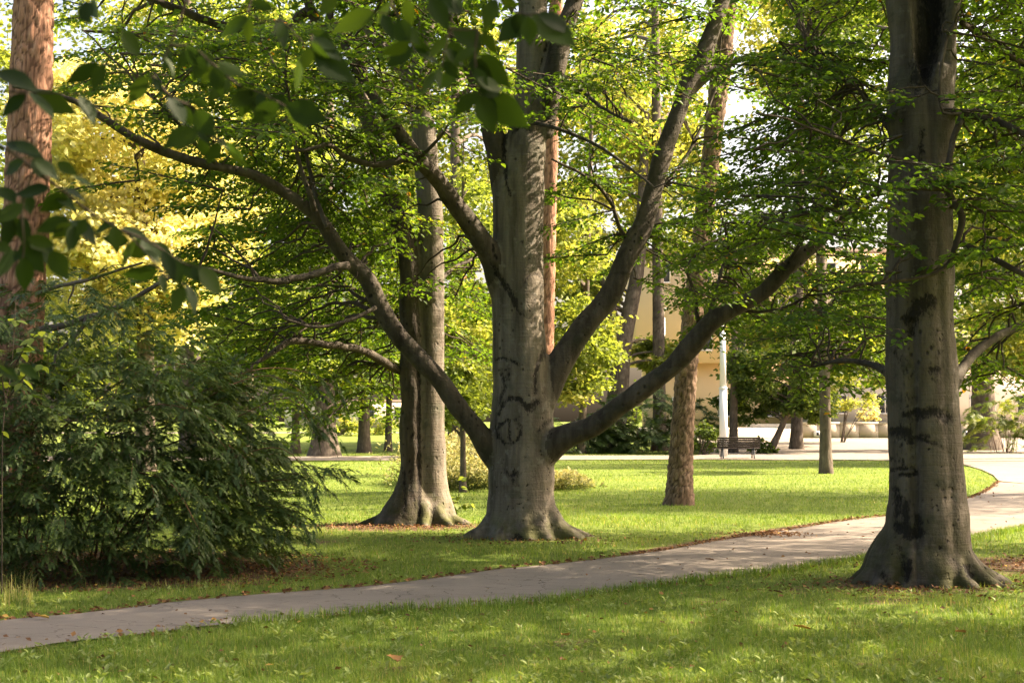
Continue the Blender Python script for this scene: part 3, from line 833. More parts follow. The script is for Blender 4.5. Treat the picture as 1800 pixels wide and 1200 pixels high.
for pts, dep in (
        ([(735, 282, 15), (715, 278, 14), (690, 286, 12), (650, 289, 11), (612, 278, 10), (590, 262, 9), (575, 254, 8), (540, 263, 7), (495, 266, 5)], (-1.5, -1.8, -2.4)),
        ([(612, 466, 15), (590, 469, 14), (560, 480, 13), (520, 490, 13), (480, 493, 12), (440, 491, 10), (400, 482, 8), (350, 470, 6)], (-1.9, -2.4, -3.2)),
        ([(552, 372, 11), (545, 345, 10), (535, 315, 9), (524, 280, 8), (515, 240, 7), (508, 200, 5)], (-2.0, -2.2, -2.4)),
        ([(575, 400, 9), (560, 360, 8), (545, 300, 7), (520, 200, 6), (470, 90, 5)], (-1.8, -1.4, -1.0)),
        ([(730, 285, 8), (750, 265, 7), (775, 240, 5), (790, 215, 4)], (-1.5, -2.0)),
        ([(1110, 440, 10), (1090, 400, 8), (1070, 350, 7), (1030, 310, 6), (970, 280, 4)], (0.6, 0.0, -0.8)),
        ([(1145, 345, 10), (1190, 300, 8), (1225, 240, 6), (1260, 150, 5)], (1.0, 1.6, 2.0)),
        ([(1232, 590, 10), (1226, 560, 8), (1222, 520, 6), (1205, 470, 5)], (-0.9, -1.1, -1.4)),
        ([(1235, 585, 9), (1250, 545, 7), (1262, 500, 6), (1275, 450, 5)], (-0.9, -0.8, -0.5)),
        ([(1290, 541, 8), (1330, 548, 6), (1380, 540, 5), (1420, 520, 4)], (-1.1, -1.4, -1.8)),
        ([(1370, 487, 9), (1400, 440, 7), (1430, 380, 6), (1470, 330, 5)], (-1.5, -1.9, -2.2)),
        ([(970, 130, 10), (1010, 150, 8), (1060, 190, 6), (1110, 215, 5)], (-0.2, -0.8, -1.6)),
        ([(935, 215, 9), (975, 225, 7), (1040, 250, 6), (1100, 290, 5), (1150, 330, 4)], (-0.3, -1.0, -1.8)),
        ([(380, 288, 8), (340, 250, 7), (290, 190, 6), (240, 150, 5)], (-2.7, -3.0, -3.4)),
        ([(660, 540, 9), (620, 560, 7), (560, 575, 6), (500, 560, 4)], (-1.4, -1.8, -2.2)),
        ([(840, 150, 9), (800, 170, 7), (740, 190, 6), (690, 175, 4)], (-0.6, -1.2, -2.0))):
    cbr.append(thin_branch(ctree, C0, skel(pts, YC, dep)))

# foliage sprays: regions of the photo where this tree's leaves hang, each at its limb's own distance
KEEP = []   # wood the photograph shows free of leaves: (pixel x, y, depth, half width px)
def keep_clear(line, y0, y1):
    px = proj(line[:, :3])
    for (x, y), d, r in zip(px, line[:, 1], line[:, 3]):
        if y0 < y < y1: KEEP.append((x, y, d, r * FPX / d))
def hides(c, ln):
    K = np.array(KEEP)
    q = proj(np.array([c]))[0]; hw = 0.5 * ln * FPX / c[1]
    m = (K[:, 2] > c[1] - 0.25) & (np.abs(K[:, 0] - q[0]) < K[:, 3] * 0.7 + hw * 0.75) & (np.abs(K[:, 1] - q[1]) < 26)
    return m.any()
keep_clear(crs[0], 230, 960); keep_clear(crs[3], 290, 520); keep_clear(crs[4], 200, 800); keep_clear(crs[5], 130, 720); keep_clear(crs[6], 425, 800); keep_clear(crs[2], 200, 300)
keep_clear(catmull(skel([(748, 300, 46), (746, 215, 44)], float(S0[1])), 8), 0, 600); keep_clear(cbr[0], 240, 300); keep_clear(cbr[1], 460, 500)
kz = skel([(742, 400, 80), (742, 500, 80), (742, 650, 80), (740, 900, 90)], float(S0[1])); keep_clear(catmull(kz, 60), 430, 470); keep_clear(catmull(kz, 60), 520, 590); keep_clear(catmull(kz, 60), 620, 950)
kz = skel([(1620, -60, 110), (1618, 300, 110), (1620, 600, 115), (1630, 1000, 130)], float(T0[1]) - 0.3); kz = catmull(kz, 120); keep_clear(kz, -60, 125); keep_clear(kz, 190, 240); keep_clear(kz, 350, 395); keep_clear(kz, 480, 1000)
keep_clear(catmull(skel([(700, 650, 16), (640, 616, 14), (590, 607, 13), (510, 600, 12), (470, 626, 9)], float(S0[1]), (0, -1.4, -2.2)), 40), 0, 900)
def scatter(regions, ytop=-140):
    out = []
    for x0, x1, y0, y1, Ya, Yb, n, ln in regions:
        n = int(n * 1.22)
        k = 0; cand = []
        while k < n:
            best = None; bd = -1
            for _ in range(6):
                q = np.array([R.uniform(x0, x1), R.uniform(y0, y1)])
                dd = min([np.hypot(q[0] - c[0], (q[1] - c[1]) * 2.2) for c in cand[-60:]] + [1e9])
                if dd > bd: bd = dd; best = q
            cand.append(best); k += 1
            le = ln * R.uniform(0.7, 1.35)
            for _ in range(4):
                c3 = P(best[0], best[1], R.uniform(Ya, Yb))
                if not hides(c3, le): break
                le *= 0.85
            else:
                continue
            out.append((c3, le, ln * R.uniform(0.6, 1.0)))
    return out
Y = YC
cpads = scatter([
    (330, 720, 255, 480, Y - 2.5, Y + 2.0, 40, 1.5), (380, 720, 500, 640, Y - 2, Y + 2.5, 14, 1.3), (130, 420, 180, 330, Y - 5.0, Y - 2.0, 6, 1.3),
    (270, 560, 20, 250, Y - 4.5, Y - 0.5, 26, 1.5), (540, 860, 110, 330, Y - 3, Y - 0.8, 30, 1.4), (560, 850, -60, 110, Y - 3, Y + 1, 18, 1.5),
    (690, 860, 470, 640, Y + 0.4, Y + 2.2, 8, 1.1), (960, 1180, 90, 330, Y - 2.5, Y + 1.0, 22, 1.5), (960, 1260, -60, 110, Y - 1, Y + 3, 16, 1.6), (975, 1130, 330, 480, Y - 1.6, Y + 1.4, 9, 1.2),
    (1130, 1330, 380, 500, Y - 2.2, Y + 1.4, 16, 1.3), (1200, 1420, 490, 570, Y - 2.6, Y + 1, 11, 1.2), (1180, 1460, 300, 430, Y - 3, Y + 1, 20, 1.5), (1330, 1560, 380, 560, Y - 3.0, Y - 0.6, 24, 1.4),
    (1200, 1400, 120, 300, Y, Y + 3, 6, 1.3)])
hang_foliage(ctree, C0, crs[1:] + cbr, cpads, 0.086, 0.40,
             upper=[(C0 + [-1, 0, 11], (5.5, 5.0, 3.6), 15000, 0.15), (C0 + [2, 1.0, 14], (4.5, 4.5, 3.2), 9000, 0.15)])

# ---- twin-stemmed beech behind
YS = float(S0[1])
sl = [skel([(762, 932, 100), (760, 905, 82), (757, 870, 66), (756, 820, 57), (755, 760, 55), (754, 680, 54), (755, 600, 52), (756, 500, 49), (757, 400, 46), (753, 330, 44), (747, 250, 43), (741, 190, 40), (737, 140, 38), (746, 70, 34), (754, 0, 32), (765, -200, 26), (780, -450, 14)], YS),
      skel([(712, 930, 92), (715, 905, 72), (720, 870, 56), (722, 820, 46), (723, 760, 43), (722, 680, 41), (721, 600, 39), (721, 500, 35), (714, 430, 34), (698, 380, 33), (682, 330, 34), (670, 280, 36), (655, 225, 33), (632, 185, 29), (605, 140, 26), (582, 95, 23), (540, 0, 18), (480, -150, 11)], YS, (-0.12, -0.12, -0.1, 0.1, 0.4)),
      skel([(740, 190, 24), (722, 150, 24), (700, 115, 24), (672, 82, 22), (648, 50, 19), (620, 0, 16), (570, -110, 11)], YS, (0, 0.2, 0.6))]
srs_strokes = [([(737, 905), (737, 850), (736, 780), (737, 700), (736, 640)], 3.2, 1.0), ([(712, 900), (710, 830)], 3.0, 0.75), ([(722, 880), (722, 820)], 2.4, 0.6),
               ([(748, 540), (753, 538), (762, 530), (770, 540)], 2.2, 0.7), ([(730, 565), (742, 548), (756, 538)], 1.8, 0.55), ([(740, 430), (745, 418)], 2.5, 0.7),
               ([(742, 775), (745, 768), (750, 778), (744, 788)], 1.6, 0.6), ([(758, 920), (762, 895)], 4, 0.8), ([(706, 905), (712, 880)], 3, 0.6)]
sspots = [(R.uniform(706, 732), R.uniform(640, 890), R.uniform(1, 2.2), R.uniform(3, 9), R.uniform(0.5, 0.9)) for _ in range(40)] + [(R.uniform(742, 778), R.uniform(780, 890), R.uniform(0.8, 1.6), R.uniform(1, 3), R.uniform(0.4, 0.9)) for _ in range(25)]
sroots = [(188, 0.92, 0.13, 0.62), (212, 0.72, 0.12, 0.5), (240, 0.60, 0.11, 0.5), (262, 0.52, 0.09, 0.45), (285, 0.66, 0.12, 0.45), (318, 0.78, 0.12, 0.5), (345, 0.80, 0.12, 0.55), (30, 0.7, 0.13, 0.5), (90, 0.7, 0.13, 0.5), (140, 0.7, 0.13, 0.5)]
stree, srs = big_beech('beech_tree', 'twin-stemmed beech with fluted lower trunk just behind the central spreading beech', S0, sl, sroots, 0.46, srs_strokes, sspots, 0.8, 0.027, pale=(2,), extra_tubes=[tube(*(lambda q: (q[:, :3], q[:, 3]))(catmull(skel([(738, 930, 90), (739, 870, 66), (739, 780, 54), (738, 640, 48), (738, 500, 40), (736, 430, 26)], YS), 50)), 20)])
sbr = []
for pts, dep in (
        ([(712, 655, 17), (697, 648, 16), (680, 640, 15), (660, 627, 15), (638, 616, 14), (612, 610, 13), (590, 607, 13), (560, 603, 13), (530, 599, 12), (508, 600, 12), (492, 610, 11), (470, 626, 9), (445, 643, 8), (420, 658, 6)], (0, -0.6, -1.4, -2.0, -2.4)),
        ([(700, 390, 10), (660, 420, 8), (610, 440, 6), (560, 445, 5)], (0.2, -0.4, -1.0)),
        ([(765, 500, 9), (800, 470, 7), (840, 450, 6), (880, 430, 4)], (0, 0.8, 1.6)),
        ([(720, 620, 9), (690, 560, 7), (650, 520, 6), (600, 500, 5)], (0, 0.6, 1.4)),
        ([(605, 140, 10), (560, 150, 8), (500, 170, 6), (440, 180, 5)], (0.4, 0.2, -0.4)),
        ([(400, 115, 17), (345, 45, 16), (300, 15, 14), (255, -8, 12), (180, -40, 9)], (0.6, 0.2, -0.4))):
    if pts[0][0] == 400: pts = [(545, 10, 18), (500, 60, 18), (450, 66, 17)] + pts[0:0] + [(410, 50, 16), (370, 40, 15), (335, 25, 14), (300, 12, 13), (258, -6, 11), (200, -40, 8)]
    sbr.append(thin_branch(stree, S0, skel(pts, YS, dep)))
Y = YS
spads = scatter([(420, 700, 560, 720, Y - 2.2, Y + 2, 22, 1.5), (480, 760, 330, 560, Y - 1, Y + 2.5, 32, 1.6), (360, 560, 400, 620, Y - 2, Y + 3, 20, 1.5), (780, 870, 420, 640, Y, Y + 2.5, 8, 1.2),
                 (100, 560, 0, 160, Y - 2, Y + 3, 24, 1.7), (560, 900, 0, 140, Y + 0.5, Y + 3, 14, 1.6), (640, 720, 640, 720, Y - .5, Y + 1.5, 4, 1.0)])
hang_foliage(stree, S0, srs + sbr, spads, 0.092, 0.48, upper=[(S0 + [-1.5, 1, 12], (5, 4.5, 3.5), 14000, 0.16)], dens=0.9)

# ---- right beech
YT = float(T0[1])
tl = [skel([(1636, 1040, 190), (1634, 1010, 166), (1632, 970, 148), (1631, 920, 138), (1630, 850, 132), (1624, 750, 126), (1620, 650, 122), (1617, 550, 117), (1617, 450, 115), (1618, 300, 113), (1620, 200, 112), (1620, 120, 108)], YT),
      skel([(1604, 230, 84), (1600, 130, 82), (1597, 40, 80), (1592, -60, 76), (1584, -250, 62), (1565, -500, 46), (1550, -850, 30)], YT, (0, 0, 0.2, 0.5)),
      skel([(1650, 220, 52), (1656, 120, 46), (1662, 40, 46), (1672, -40, 46), (1705, -200, 40), (1740, -450, 32), (1790, -800, 20)], YT, (0.05, 0, -0.1, -0.4)),
      skel([(1650, 690, 34), (1680, 664, 26), (1690, 650, 22), (1712, 622, 18), (1750, 593, 17), (1800, 570, 16), (1880, 545, 14), (1990, 520, 10)], YT, (0.3, 0.6, 1.0, 1.2)),
      skel([(1600, 690, 30), (1570, 665, 20), (1552, 648, 16), (1530, 640, 14), (1500, 634, 12), (1470, 634, 11), (1430, 644, 8), (1395, 655, 5)], YT, (0.5, 1.0, 1.4))]
tstrokes = [([(1600, 560), (1618, 535), (1632, 530)], 13, 1.0), ([(1602, 590), (1602, 545)], 8, 0.8), ([(1590, 730), (1600, 726), (1612, 722)], 5, 1.0), ([(1612, 730), (1640, 722), (1665, 735)], 9, 0.95), ([(1640, 720), (1662, 732)], 3, 0.9),
            ([(1565, 760), (1580, 755), (1596, 762), (1602, 775)], 8, 1.0), ([(1578, 770), (1600, 768), (1625, 772), (1645, 780)], 5, 0.9), ([(1600, 770), (1630, 768)], 6, 0.9), ([(1645, 780), (1665, 795)], 2, 0.6),
            ([(1560, 828), (1580, 823), (1605, 822), (1612, 832), (1600, 836), (1582, 833)], 3, 1.0), ([(1588, 805), (1586, 818)], 3, 0.8), ([(1565, 805), (1572, 810)], 4, 0.7),
            ([(1575, 862), (1580, 880), (1578, 905)], 7, 0.85), ([(1590, 885), (1592, 910), (1590, 940)], 7, 1.0), ([(1578, 925), (1600, 940), (1614, 935)], 9, 1.0), ([(1613, 905), (1614, 935)], 5, 0.9),
            ([(1580, 960), (1590, 985), (1592, 1010)], 6, 0.7), ([(1598, 985), (1594, 1018)], 5, 0.95), ([(1550, 1010), (1558, 1018)], 7, 0.8), ([(1700, 995), (1706, 1012)], 6, 0.9),
            ([(1610, 690), (1608, 780), (1612, 840)], 7, 0.35), ([(1638, 650), (1646, 650)], 7, 1.0), ([(1640, 665), (1650, 668)], 3, 0.6), ([(1600, 60), (1600, 120)], 4, 0.4), ([(1645, -60), (1638, 30), (1628, 90), (1618, 140)], 20, 1.0), ([(1626, 20), (1622, 110)], 13, 0.9), ([(1622, 230), (1620, 265), (1612, 290)], 6, 0.7), ([(1588, 600), (1592, 700), (1590, 800)], 20, 0.42), ([(1640, 560), (1655, 600), (1640, 660)], 16, 0.38)]  # two broad top strokes paint the hollow's shade into the bark
tspots = [(1658, 860, 4, 5, 1), (1668, 857, 2.6, 2.6, .9), (1662, 875, 4, 4, 1), (1673, 874, 2.6, 3, .9), (1649, 895, 2.6, 2.8, 1), (1685, 913, 3, 3.4, .9), (1678, 924, 4.5, 3.2, .95), (1653, 962, 4, 5, 1), (1667, 950, 3.4, 4, 1), (1648, 975, 3, 2.5, .9),
          (1710, 923, 3, 3, .8), (1632, 918, 2.5, 7, .7), (1662, 882, 2, 2, .9), (1648, 888, 2, 2, .9), (1667, 905, 2, 2.4, .9), (1633, 790, 4, 3, 1), (1650, 754, 2, 2, .8), (1694, 862, 2.5, 4, .8)]
for _ in range(70): tspots.append((R.uniform(1565, 1700), R.uniform(780, 1000), R.uniform(0.9, 2.4), R.uniform(0.9, 3.0), R.uniform(0.4, 0.95)))
troots = [(190, 0.68, 0.14, 0.55), (215, 0.60, 0.14, 0.5), (250, 0.52, 0.13, 0.45), (278, 0.55, 0.15, 0.35), (305, 0.66, 0.13, 0.45), (332, 0.82, 0.13, 0.6), (352, 0.86, 0.13, 0.6), (40, 0.7, 0.14, 0.5), (100, 0.65, 0.14, 0.5), (150, 0.65, 0.14, 0.5)]
def tflutes(a, h, V):
    px = proj(V)
    g = 0.045 * np.exp(-((px[:, 0] - (1606 + 0.02 * (px[:, 1] - 700))) / 9) ** 2) * (px[:, 1] > 560)
    g += 0.02 * np.exp(-((px[:, 0] - (1664 + 0.06 * (px[:, 1] - 700))) / 8) ** 2)
    return g
def tcarve(V, N):
    """the deep hollow between the two stems"""
    px = proj(V); f = N[:, 1] < 0.2
    cx = 1630 - (px[:, 1] - 120) * 0.06
    w = np.interp(px[:, 1], [-60, 0, 90, 150], [34, 30, 18, 4])
    g = 0.20 * np.exp(-((px[:, 0] - cx) / w) ** 4) * f * np.clip((150 - px[:, 1]) / 30, 0, 1)
    V = V.copy(); V[:, 1] += g
    return V
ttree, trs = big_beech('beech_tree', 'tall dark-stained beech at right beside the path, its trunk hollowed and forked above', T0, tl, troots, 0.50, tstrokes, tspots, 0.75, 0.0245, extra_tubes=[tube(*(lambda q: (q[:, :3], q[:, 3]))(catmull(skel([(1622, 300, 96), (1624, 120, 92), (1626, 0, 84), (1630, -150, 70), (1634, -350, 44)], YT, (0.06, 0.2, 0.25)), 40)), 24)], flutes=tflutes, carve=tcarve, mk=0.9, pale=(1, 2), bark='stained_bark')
tbr = []
for pts, dep in (
        ([(1690, 205, 12), (1680, 235, 11), (1672, 262, 11), (1666, 290, 11), (1664, 318, 11), (1669, 342, 12), (1684, 364, 13), (1691, 385, 12), (1686, 410, 11), (1676, 440, 10), (1668, 462, 8), (1640, 482, 7), (1590, 492, 6), (1530, 500, 5)], (-0.35, -0.6, -0.7, -0.7, -0.9)),
        ([(1664, 296, 8), (1640, 293, 8), (1600, 285, 8), (1556, 275, 7), (1520, 262, 6), (1480, 245, 6), (1430, 228, 5), (1380, 208, 4), (1330, 200, 3)], (-0.65, -0.8, -1.0, -1.4)),
        ([(1665, 334, 9), (1640, 331, 9), (1600, 332, 8), (1560, 340, 8), (1510, 350, 7), (1450, 368, 6), (1400, 380, 5), (1340, 395, 3)], (-0.65, -0.7, -0.9, -1.2)),
        ([(1685, 30, 8), (1668, 60, 7), (1658, 95, 6), (1652, 140, 6), (1652, 180, 5), (1660, 200, 5), (1690, 200, 6)], (-0.35, -0.5, -0.5)),
        ([(1676, 195, 14), (1700, 202, 13), (1745, 212, 13), (1780, 226, 14), (1830, 250, 12), (1900, 280, 9)], (-0.2, -0.6, -1.2)),
        ([(1678, 425, 12), (1715, 438, 11), (1745, 455, 11), (1790, 478, 11), (1850, 500, 8)], (-0.6, -1.0, -1.6)),
        ([(1602, 430, 8), (1580, 460, 7), (1550, 495, 6), (1510, 500, 5), (1470, 520, 4), (1455, 560, 3)], (-0.35, -0.7, -0.8)),
        ([(1690, 40, 10), (1720, 60, 9), (1760, 90, 8), (1820, 120, 6)], (0, 0.6, 1.2)),
        ([(1566, 230, 10), (1530, 180, 8), (1480, 130, 6), (1420, 90, 5)], (0, 0.5, 1.0))):
    tbr.append(thin_branch(ttree, T0, skel(pts, YT, dep), M['twig']))
Y = YT
tpads = scatter([(1310, 1560, 100, 330, Y - 1.4, Y + 3, 34, 1.2), (1380, 1560, -40, 120, Y - 0.5, Y + 4, 16, 1.3), (1380, 1640, 250, 560, Y - 1.6, Y - 0.5, 26, 1.0), (1560, 1690, 120, 260, Y - 1.3, Y - 0.6, 5, 0.8),
                 (1690, 1830, -40, 260, Y - 1.4, Y + 3, 30, 1.2), (1690, 1830, 260, 500, Y - 1.5, Y + 3, 30, 1.2), (1690, 1830, 520, 660, Y + 0.6, Y + 4, 9, 1.1), (1380, 1560, 560, 660, Y + 0.5, Y + 3, 12, 1.1)])
hang_foliage(ttree, T0, trs[1:] + tbr, tpads, 0.078, 0.38, upper=[(T0 + [0.8, 0.3, 9.9], (5.0, 4.5, 3.0), 13000, 0.14), (T0 + [1, 0.5, 12.5], (4.5, 4.5, 3.5), 9000, 0.15)])

# ------------------------------------------------------------------ pines (scaly trunks)
def bark_tube(q, sides, amp, xs, zs):
    """trunk with plates standing proud of dark cracks"""
    T, N, B = frames(q[:, :3])
    a = np.linspace(0, 2 * math.pi, sides, endpoint=False)
    D = N[:, None] * np.cos(a)[None, :, None] + B[:, None] * np.sin(a)[None, :, None]
    base = q[:, None, :3] + D * q[:, None, 3:4]
    flat = base.reshape(-1, 3); crack = np.zeros(len(flat)); h = np.zeros(len(flat))
    for i, v in enumerate(flat):
        w = Vector((v[0] * xs, v[1] * xs, v[2] * zs))
        w += mnoise.noise_vector(w * 0.5) * 0.5
        d, _ = mnoise.voronoi(w)
        e = d[1] - d[0]
        crack[i] = max(0.0, 1 - e / 0.21); h[i] = min(e, 0.5) * 1.3 - 0.3 + 0.35 * mnoise.noise(w * 2.3)
    V = flat + D.reshape(-1, 3) * (amp * h)[:, None]
    n = len(q); F = []
    ii = np.arange(n - 1)[:, None] * sides + np.arange(sides)[None]
    jj = np.arange(n - 1)[:, None] * sides + (np.arange(sides) + 1)[None] % sides
    F = np.stack([ii, jj, jj + sides, ii + sides], -1).reshape(-1, 4)
    return V, F, crack

def pine(name, label, pts, step, sides, amp, xs, zs, bark, crown=None, flare=0.25, leaf='needle', dead=()):
    base = pts[0, :3].copy(); base[2] = float(gz(base[0], base[1]))
    th = empty(name, base); tag(th, label, 'tree')
    L = np.linalg.norm(np.diff(pts[:, :3], axis=0), axis=1).sum()
    q = catmull(pts, int(L / step))
    hh = q[:, 2] - base[2]
    q[:, 3] *= 1 + flare * np.exp(-np.clip(hh, 0, None) / 0.35)
    V, F, cr = bark_tube(q, sides, amp, xs, zs)
    add('trunk', make_mesh('trunk', V - base, F, np.full(len(F), 4), bark, True, {'crack': cr}), th)
    for d in dead:
        thin_branch(th, base, d, M['grey_bark'], 'branch')
    if crown:
        LV = Leaves(); BR = MB()
        for c, r3, n, ll, t in crown:
            cc = cloud(LV, c, r3, n, ll, t, 26)
            for k in cc[::2]:
                s = q[int(np.argmin(np.linalg.norm(q[:, :3] - k, axis=1)))]
                bb = MB(); bb.tube(catmull([s[:3], 0.5 * (s[:3] + k) + [0, 0, .2], k], 6) - base, np.linspace(min(0.06, s[3] * 0.6), 0.015, 6), 5, False); bb.build('branch', M['grey_bark'], th, True)
        tag(add('crown', LV.mesh('crown', M[leaf], base, False), th), kind='stuff')
    return th

YP = 17.2
pine('pine_tree', 'red scaly-barked pine at the left edge rising behind the yew', skel([(18, 905, 100), (20, 800, 96), (28, 650, 88), (36, 520, 82), (44, 400, 78), (50, 280, 76), (55, 150, 72), (58, 0, 68), (60, -200, 62), (64, -600, 40)], YP), 0.033, 62, 0.036, 14, 4.2, M['red_pine_bark'],
     crown=[((-5.8, 17.2, 11), (2.6, 2.6, 2.6), 6000, 0.12, 0.4)],
     dead=[skel([(52, 585, 15), (72, 580, 14), (110, 572, 12), (150, 560, 12), (190, 545, 11), (225, 530, 10), (268, 505, 8), (300, 488, 5)], YP, (0, -0.5, -1.0)),
           skel([(152, 560, 8), (142, 578, 8), (128, 596, 7), (112, 610, 6), (98, 622, 6), (96, 640, 4), (94, 652, 3)], YP - 0.5, (0, -0.1)),
           skel([(56, 517, 9), (75, 513, 8), (105, 502, 7), (130, 498, 7), (165, 488, 6), (215, 472, 5), (250, 462, 4)], YP, (0, -0.6, -1.1)),
           skel([(130, 498, 4), (128, 512, 4), (121, 526, 3), (120, 535, 2)], YP - 0.45)])
YQ = float(G(1194, 888)[1]) + 0.2
pine('pine_tree', 'leaning pine with flaky brown bark between the central beech and the bench', skel([(1193, 893, 48), (1194, 870, 44), (1197, 800, 41), (1203, 700, 38), (1212, 600, 36), (1224, 500, 36), (1236, 400, 34), (1247, 300, 32), (1258, 200, 34), (1270, 100, 34), (1279, 0, 31), (1292, -150, 28), (1310, -400, 20)], YQ), 0.035, 48, 0.045, 11, 5.5, M['pine_bark'],
     crown=[((4.8, YQ, 14.5), (2.5, 2.5, 2.2), 5000, 0.12, 0.4)], flare=0.22)
pine('pine_tree', 'straight reddish pine half hidden behind the central beech trunk', skel([(952, 858, 36), (954, 800, 34), (957, 650, 31), (961, 500, 29), (964, 380, 28), (968, 250, 27), (973, 120, 26), (978, 0, 24), (985, -200, 20), (990, -400, 14)], 33.0), 0.06, 36, 0.03, 10, 4.0, M['red_pine_bark'],
     crown=[((1.2, 33, 15.0), (2.8, 2.8, 2.4), 5000, 0.14, 0.4)])

# ------------------------------------------------------------------ trees of the park behind
def park_tree(name, label, pts, crowns, leafL, leaf, bark='grey_bark', sides=18, flare=0.45, group=None, limbs=6, extra=()):
    base = pts[0, :3].copy(); base[2] = float(gz(base[0], base[1]))
    th = empty(name, base); tag(th, label, 'tree', group)
    L = np.linalg.norm(np.diff(pts[:, :3], axis=0), axis=1).sum()
    q = catmull(pts, max(14, int(L / 0.14)))
    hh = np.clip(q[:, 2] - base[2], 0, None)
    q[:, 3] *= 1 + flare * np.exp(-hh / (1.6 * pts[0, 3] + 0.15))
    V, F, cr = bark_tube(q, sides, 0.02, 7, 3)
    add('trunk', make_mesh('trunk', V - base, F, np.full(len(F), 4), M[bark], True, {'crack': cr * 0.7}), th)
    LV = Leaves()
    for c, r3, n, t in crowns:
        n = int(n * 1.02)
        cc = cloud(LV, c, r3, n, leafL * 1.25, t, max(14, n // 130), 0.35)
        for k in cc[::max(1, len(cc) // limbs)]:
            w = q[:, :3] - k
            s = q[int(np.argmin(np.linalg.norm(w, axis=1) + np.where(w[:, 2] > -0.3, 1.5, 0)))]
            d = k - s[:3]
            m = catmull([s[:3], s[:3] + d * 0.35 + [0, 0, 0.10 * np.linalg.norm(d)], s[:3] + d * 0.7 + [0, 0, 0.08 * np.linalg.norm(d)], k], 9)
            bb = MB(); bb.tube(m - base, np.linspace(min(s[3] * 0.6, 0.03 + 0.022 * np.linalg.norm(d)), 0.012, 9), 6, False); bb.build('limb', M[bark], th, True)
    for e in extra:
        bb = MB(); bb.tube(catmull(e[:, :3], 14) - base, np.interp(np.linspace(0, 1, 14), np.linspace(0, 1, len(e)), e[:, 3]), 10); bb.build('limb', M[bark], th, True)
    tag(add('crown', LV.mesh('crown', M[leaf], base, False), th), kind='stuff')
    return th

def cr(px, py, Y, rpx, rpy, ry, n, t):
    """crown blob centred on a photo pixel at distance Y, radii in photo pixels and metres of depth"""
    k = Y / FPX
    return (P(px, py, Y), (rpx * k, ry, rpy * k), n, t)

def trunk_at(px, py, w, lean=0, top=-100, Y=None, wt=0.5):
    g = G(px, py); Yd = float(g[1]) if Y is None else Y
    return skel([(px, py + 6, w), (px + lean * 0.25, py - (py - top) * 0.25, w * (1 - 0.25 * (1 - wt))), (px + lean * 0.55, py - (py - top) * 0.55, w * (1 - 0.55 * (1 - wt))), (px + lean, top, w * wt)], Yd)

park_tree('yellowing_tree', 'sunlit tree with drooping yellow foliage behind the pine at left', skel([(255, 828, 34), (256, 650, 30), (252, 480, 26), (246, 300, 20), (240, 100, 12)], 41),
          [cr(230, 250, 41, 190, 140, 3.0, 14000, 0.62), cr(230, 480, 40, 150, 120, 2.6, 11000, 0.66), cr(120, 380, 41, 70, 170, 2.5, 5000, 0.55), cr(360, 420, 42, 80, 110, 2.5, 4000, 0.5)], 0.17, 'yellow_leaf')
park_tree('broadleaf_tree', 'pale green tree standing at the far left edge behind the red pine', trunk_at(-40, 800, 34, 20), [cr(-20, 250, 58, 160, 260, 4, 7000, 0.5), cr(90, 600, 56, 120, 110, 3, 4000, 0.3)], 0.24, 'lime_leaf')
park_tree('broadleaf_tree', 'yellow green tree behind the left limb of the central beech', trunk_at(430, 812, 26, 20), [cr(430, 240, 56, 160, 260, 4, 9000, 0.55), cr(480, 580, 54, 110, 110, 3, 5000, 0.3)], 0.22, 'lime_leaf')
park_tree('broadleaf_tree', 'stout dark-trunked tree beside the far path at left', trunk_at(570, 802, 36, 8, 100), [cr(560, 380, 66, 130, 230, 4, 8000, 0.4), cr(600, 640, 66, 100, 70, 3, 4500, 0.4)], 0.24, 'forest_leaf', flare=0.8)
park_tree('broadleaf_tree', 'slim dark-trunked tree left of the stout trunk by the far path', trunk_at(519, 797, 14, 6, 300), [cr(500, 560, 68, 80, 110, 3, 4000, 0.3)], 0.22, 'forest_leaf', flare=0.7)
park_tree('broadleaf_tree', 'slender tree on the far lawn just left of the twin-stemmed beech', trunk_at(682, 793, 12, 10, 350), [cr(680, 600, 72, 80, 90, 3, 4500, 0.55), cr(690, 400, 72, 90, 130, 3, 4000, 0.6)], 0.24, 'lime_leaf')
park_tree('young_tree', 'young thin-stemmed tree seen between the two central beeches', skel([(814, 866, 11), (814, 800, 10), (812, 700, 9), (808, 560, 8), (812, 400, 6), (815, 250, 3)], 32.5),
          [cr(815, 560, 32.5, 50, 60, 1.6, 2600, 0.5), cr(800, 690, 32.5, 55, 60, 1.6, 2600, 0.35), cr(830, 400, 33, 50, 110, 2, 2600, 0.5)], 0.11, 'lime_leaf', flare=0.35)
park_tree('broadleaf_tree', 'forked trunk with a broken side stub right of the central beech', skel([(1080, 798, 40), (1082, 740, 36), (1087, 680, 36), (1092, 620, 34), (1104, 560, 28), (1120, 480, 24), (1128, 380, 20), (1135, 200, 13)], 72),
          [cr(1050, 300, 74, 130, 210, 4, 9000, 0.72), cr(1030, 480, 73, 60, 80, 3, 3000, 0.6), cr(1150, 625, 73, 50, 32, 2.0, 1800, 0.6)], 0.25, 'lime_leaf', flare=0.35,
          extra=[skel([(1090, 622, 12), (1080, 612, 12), (1068, 606, 10), (1063, 598, 9), (1066, 590, 6)], 71.2), skel([(1092, 620, 24), (1085, 590, 20), (1078, 560, 17), (1060, 480, 13), (1045, 400, 8)], 72)])
park_tree('broadleaf_tree', 'leafy tree just right of the central trunk with a thin dark stem', trunk_at(1022, 797, 14, 18, 200), [cr(1020, 620, 64, 65, 90, 2.5, 6500, 0.45), cr(1000, 430, 62, 60, 120, 3, 5500, 0.62)], 0.20, 'lime_leaf')
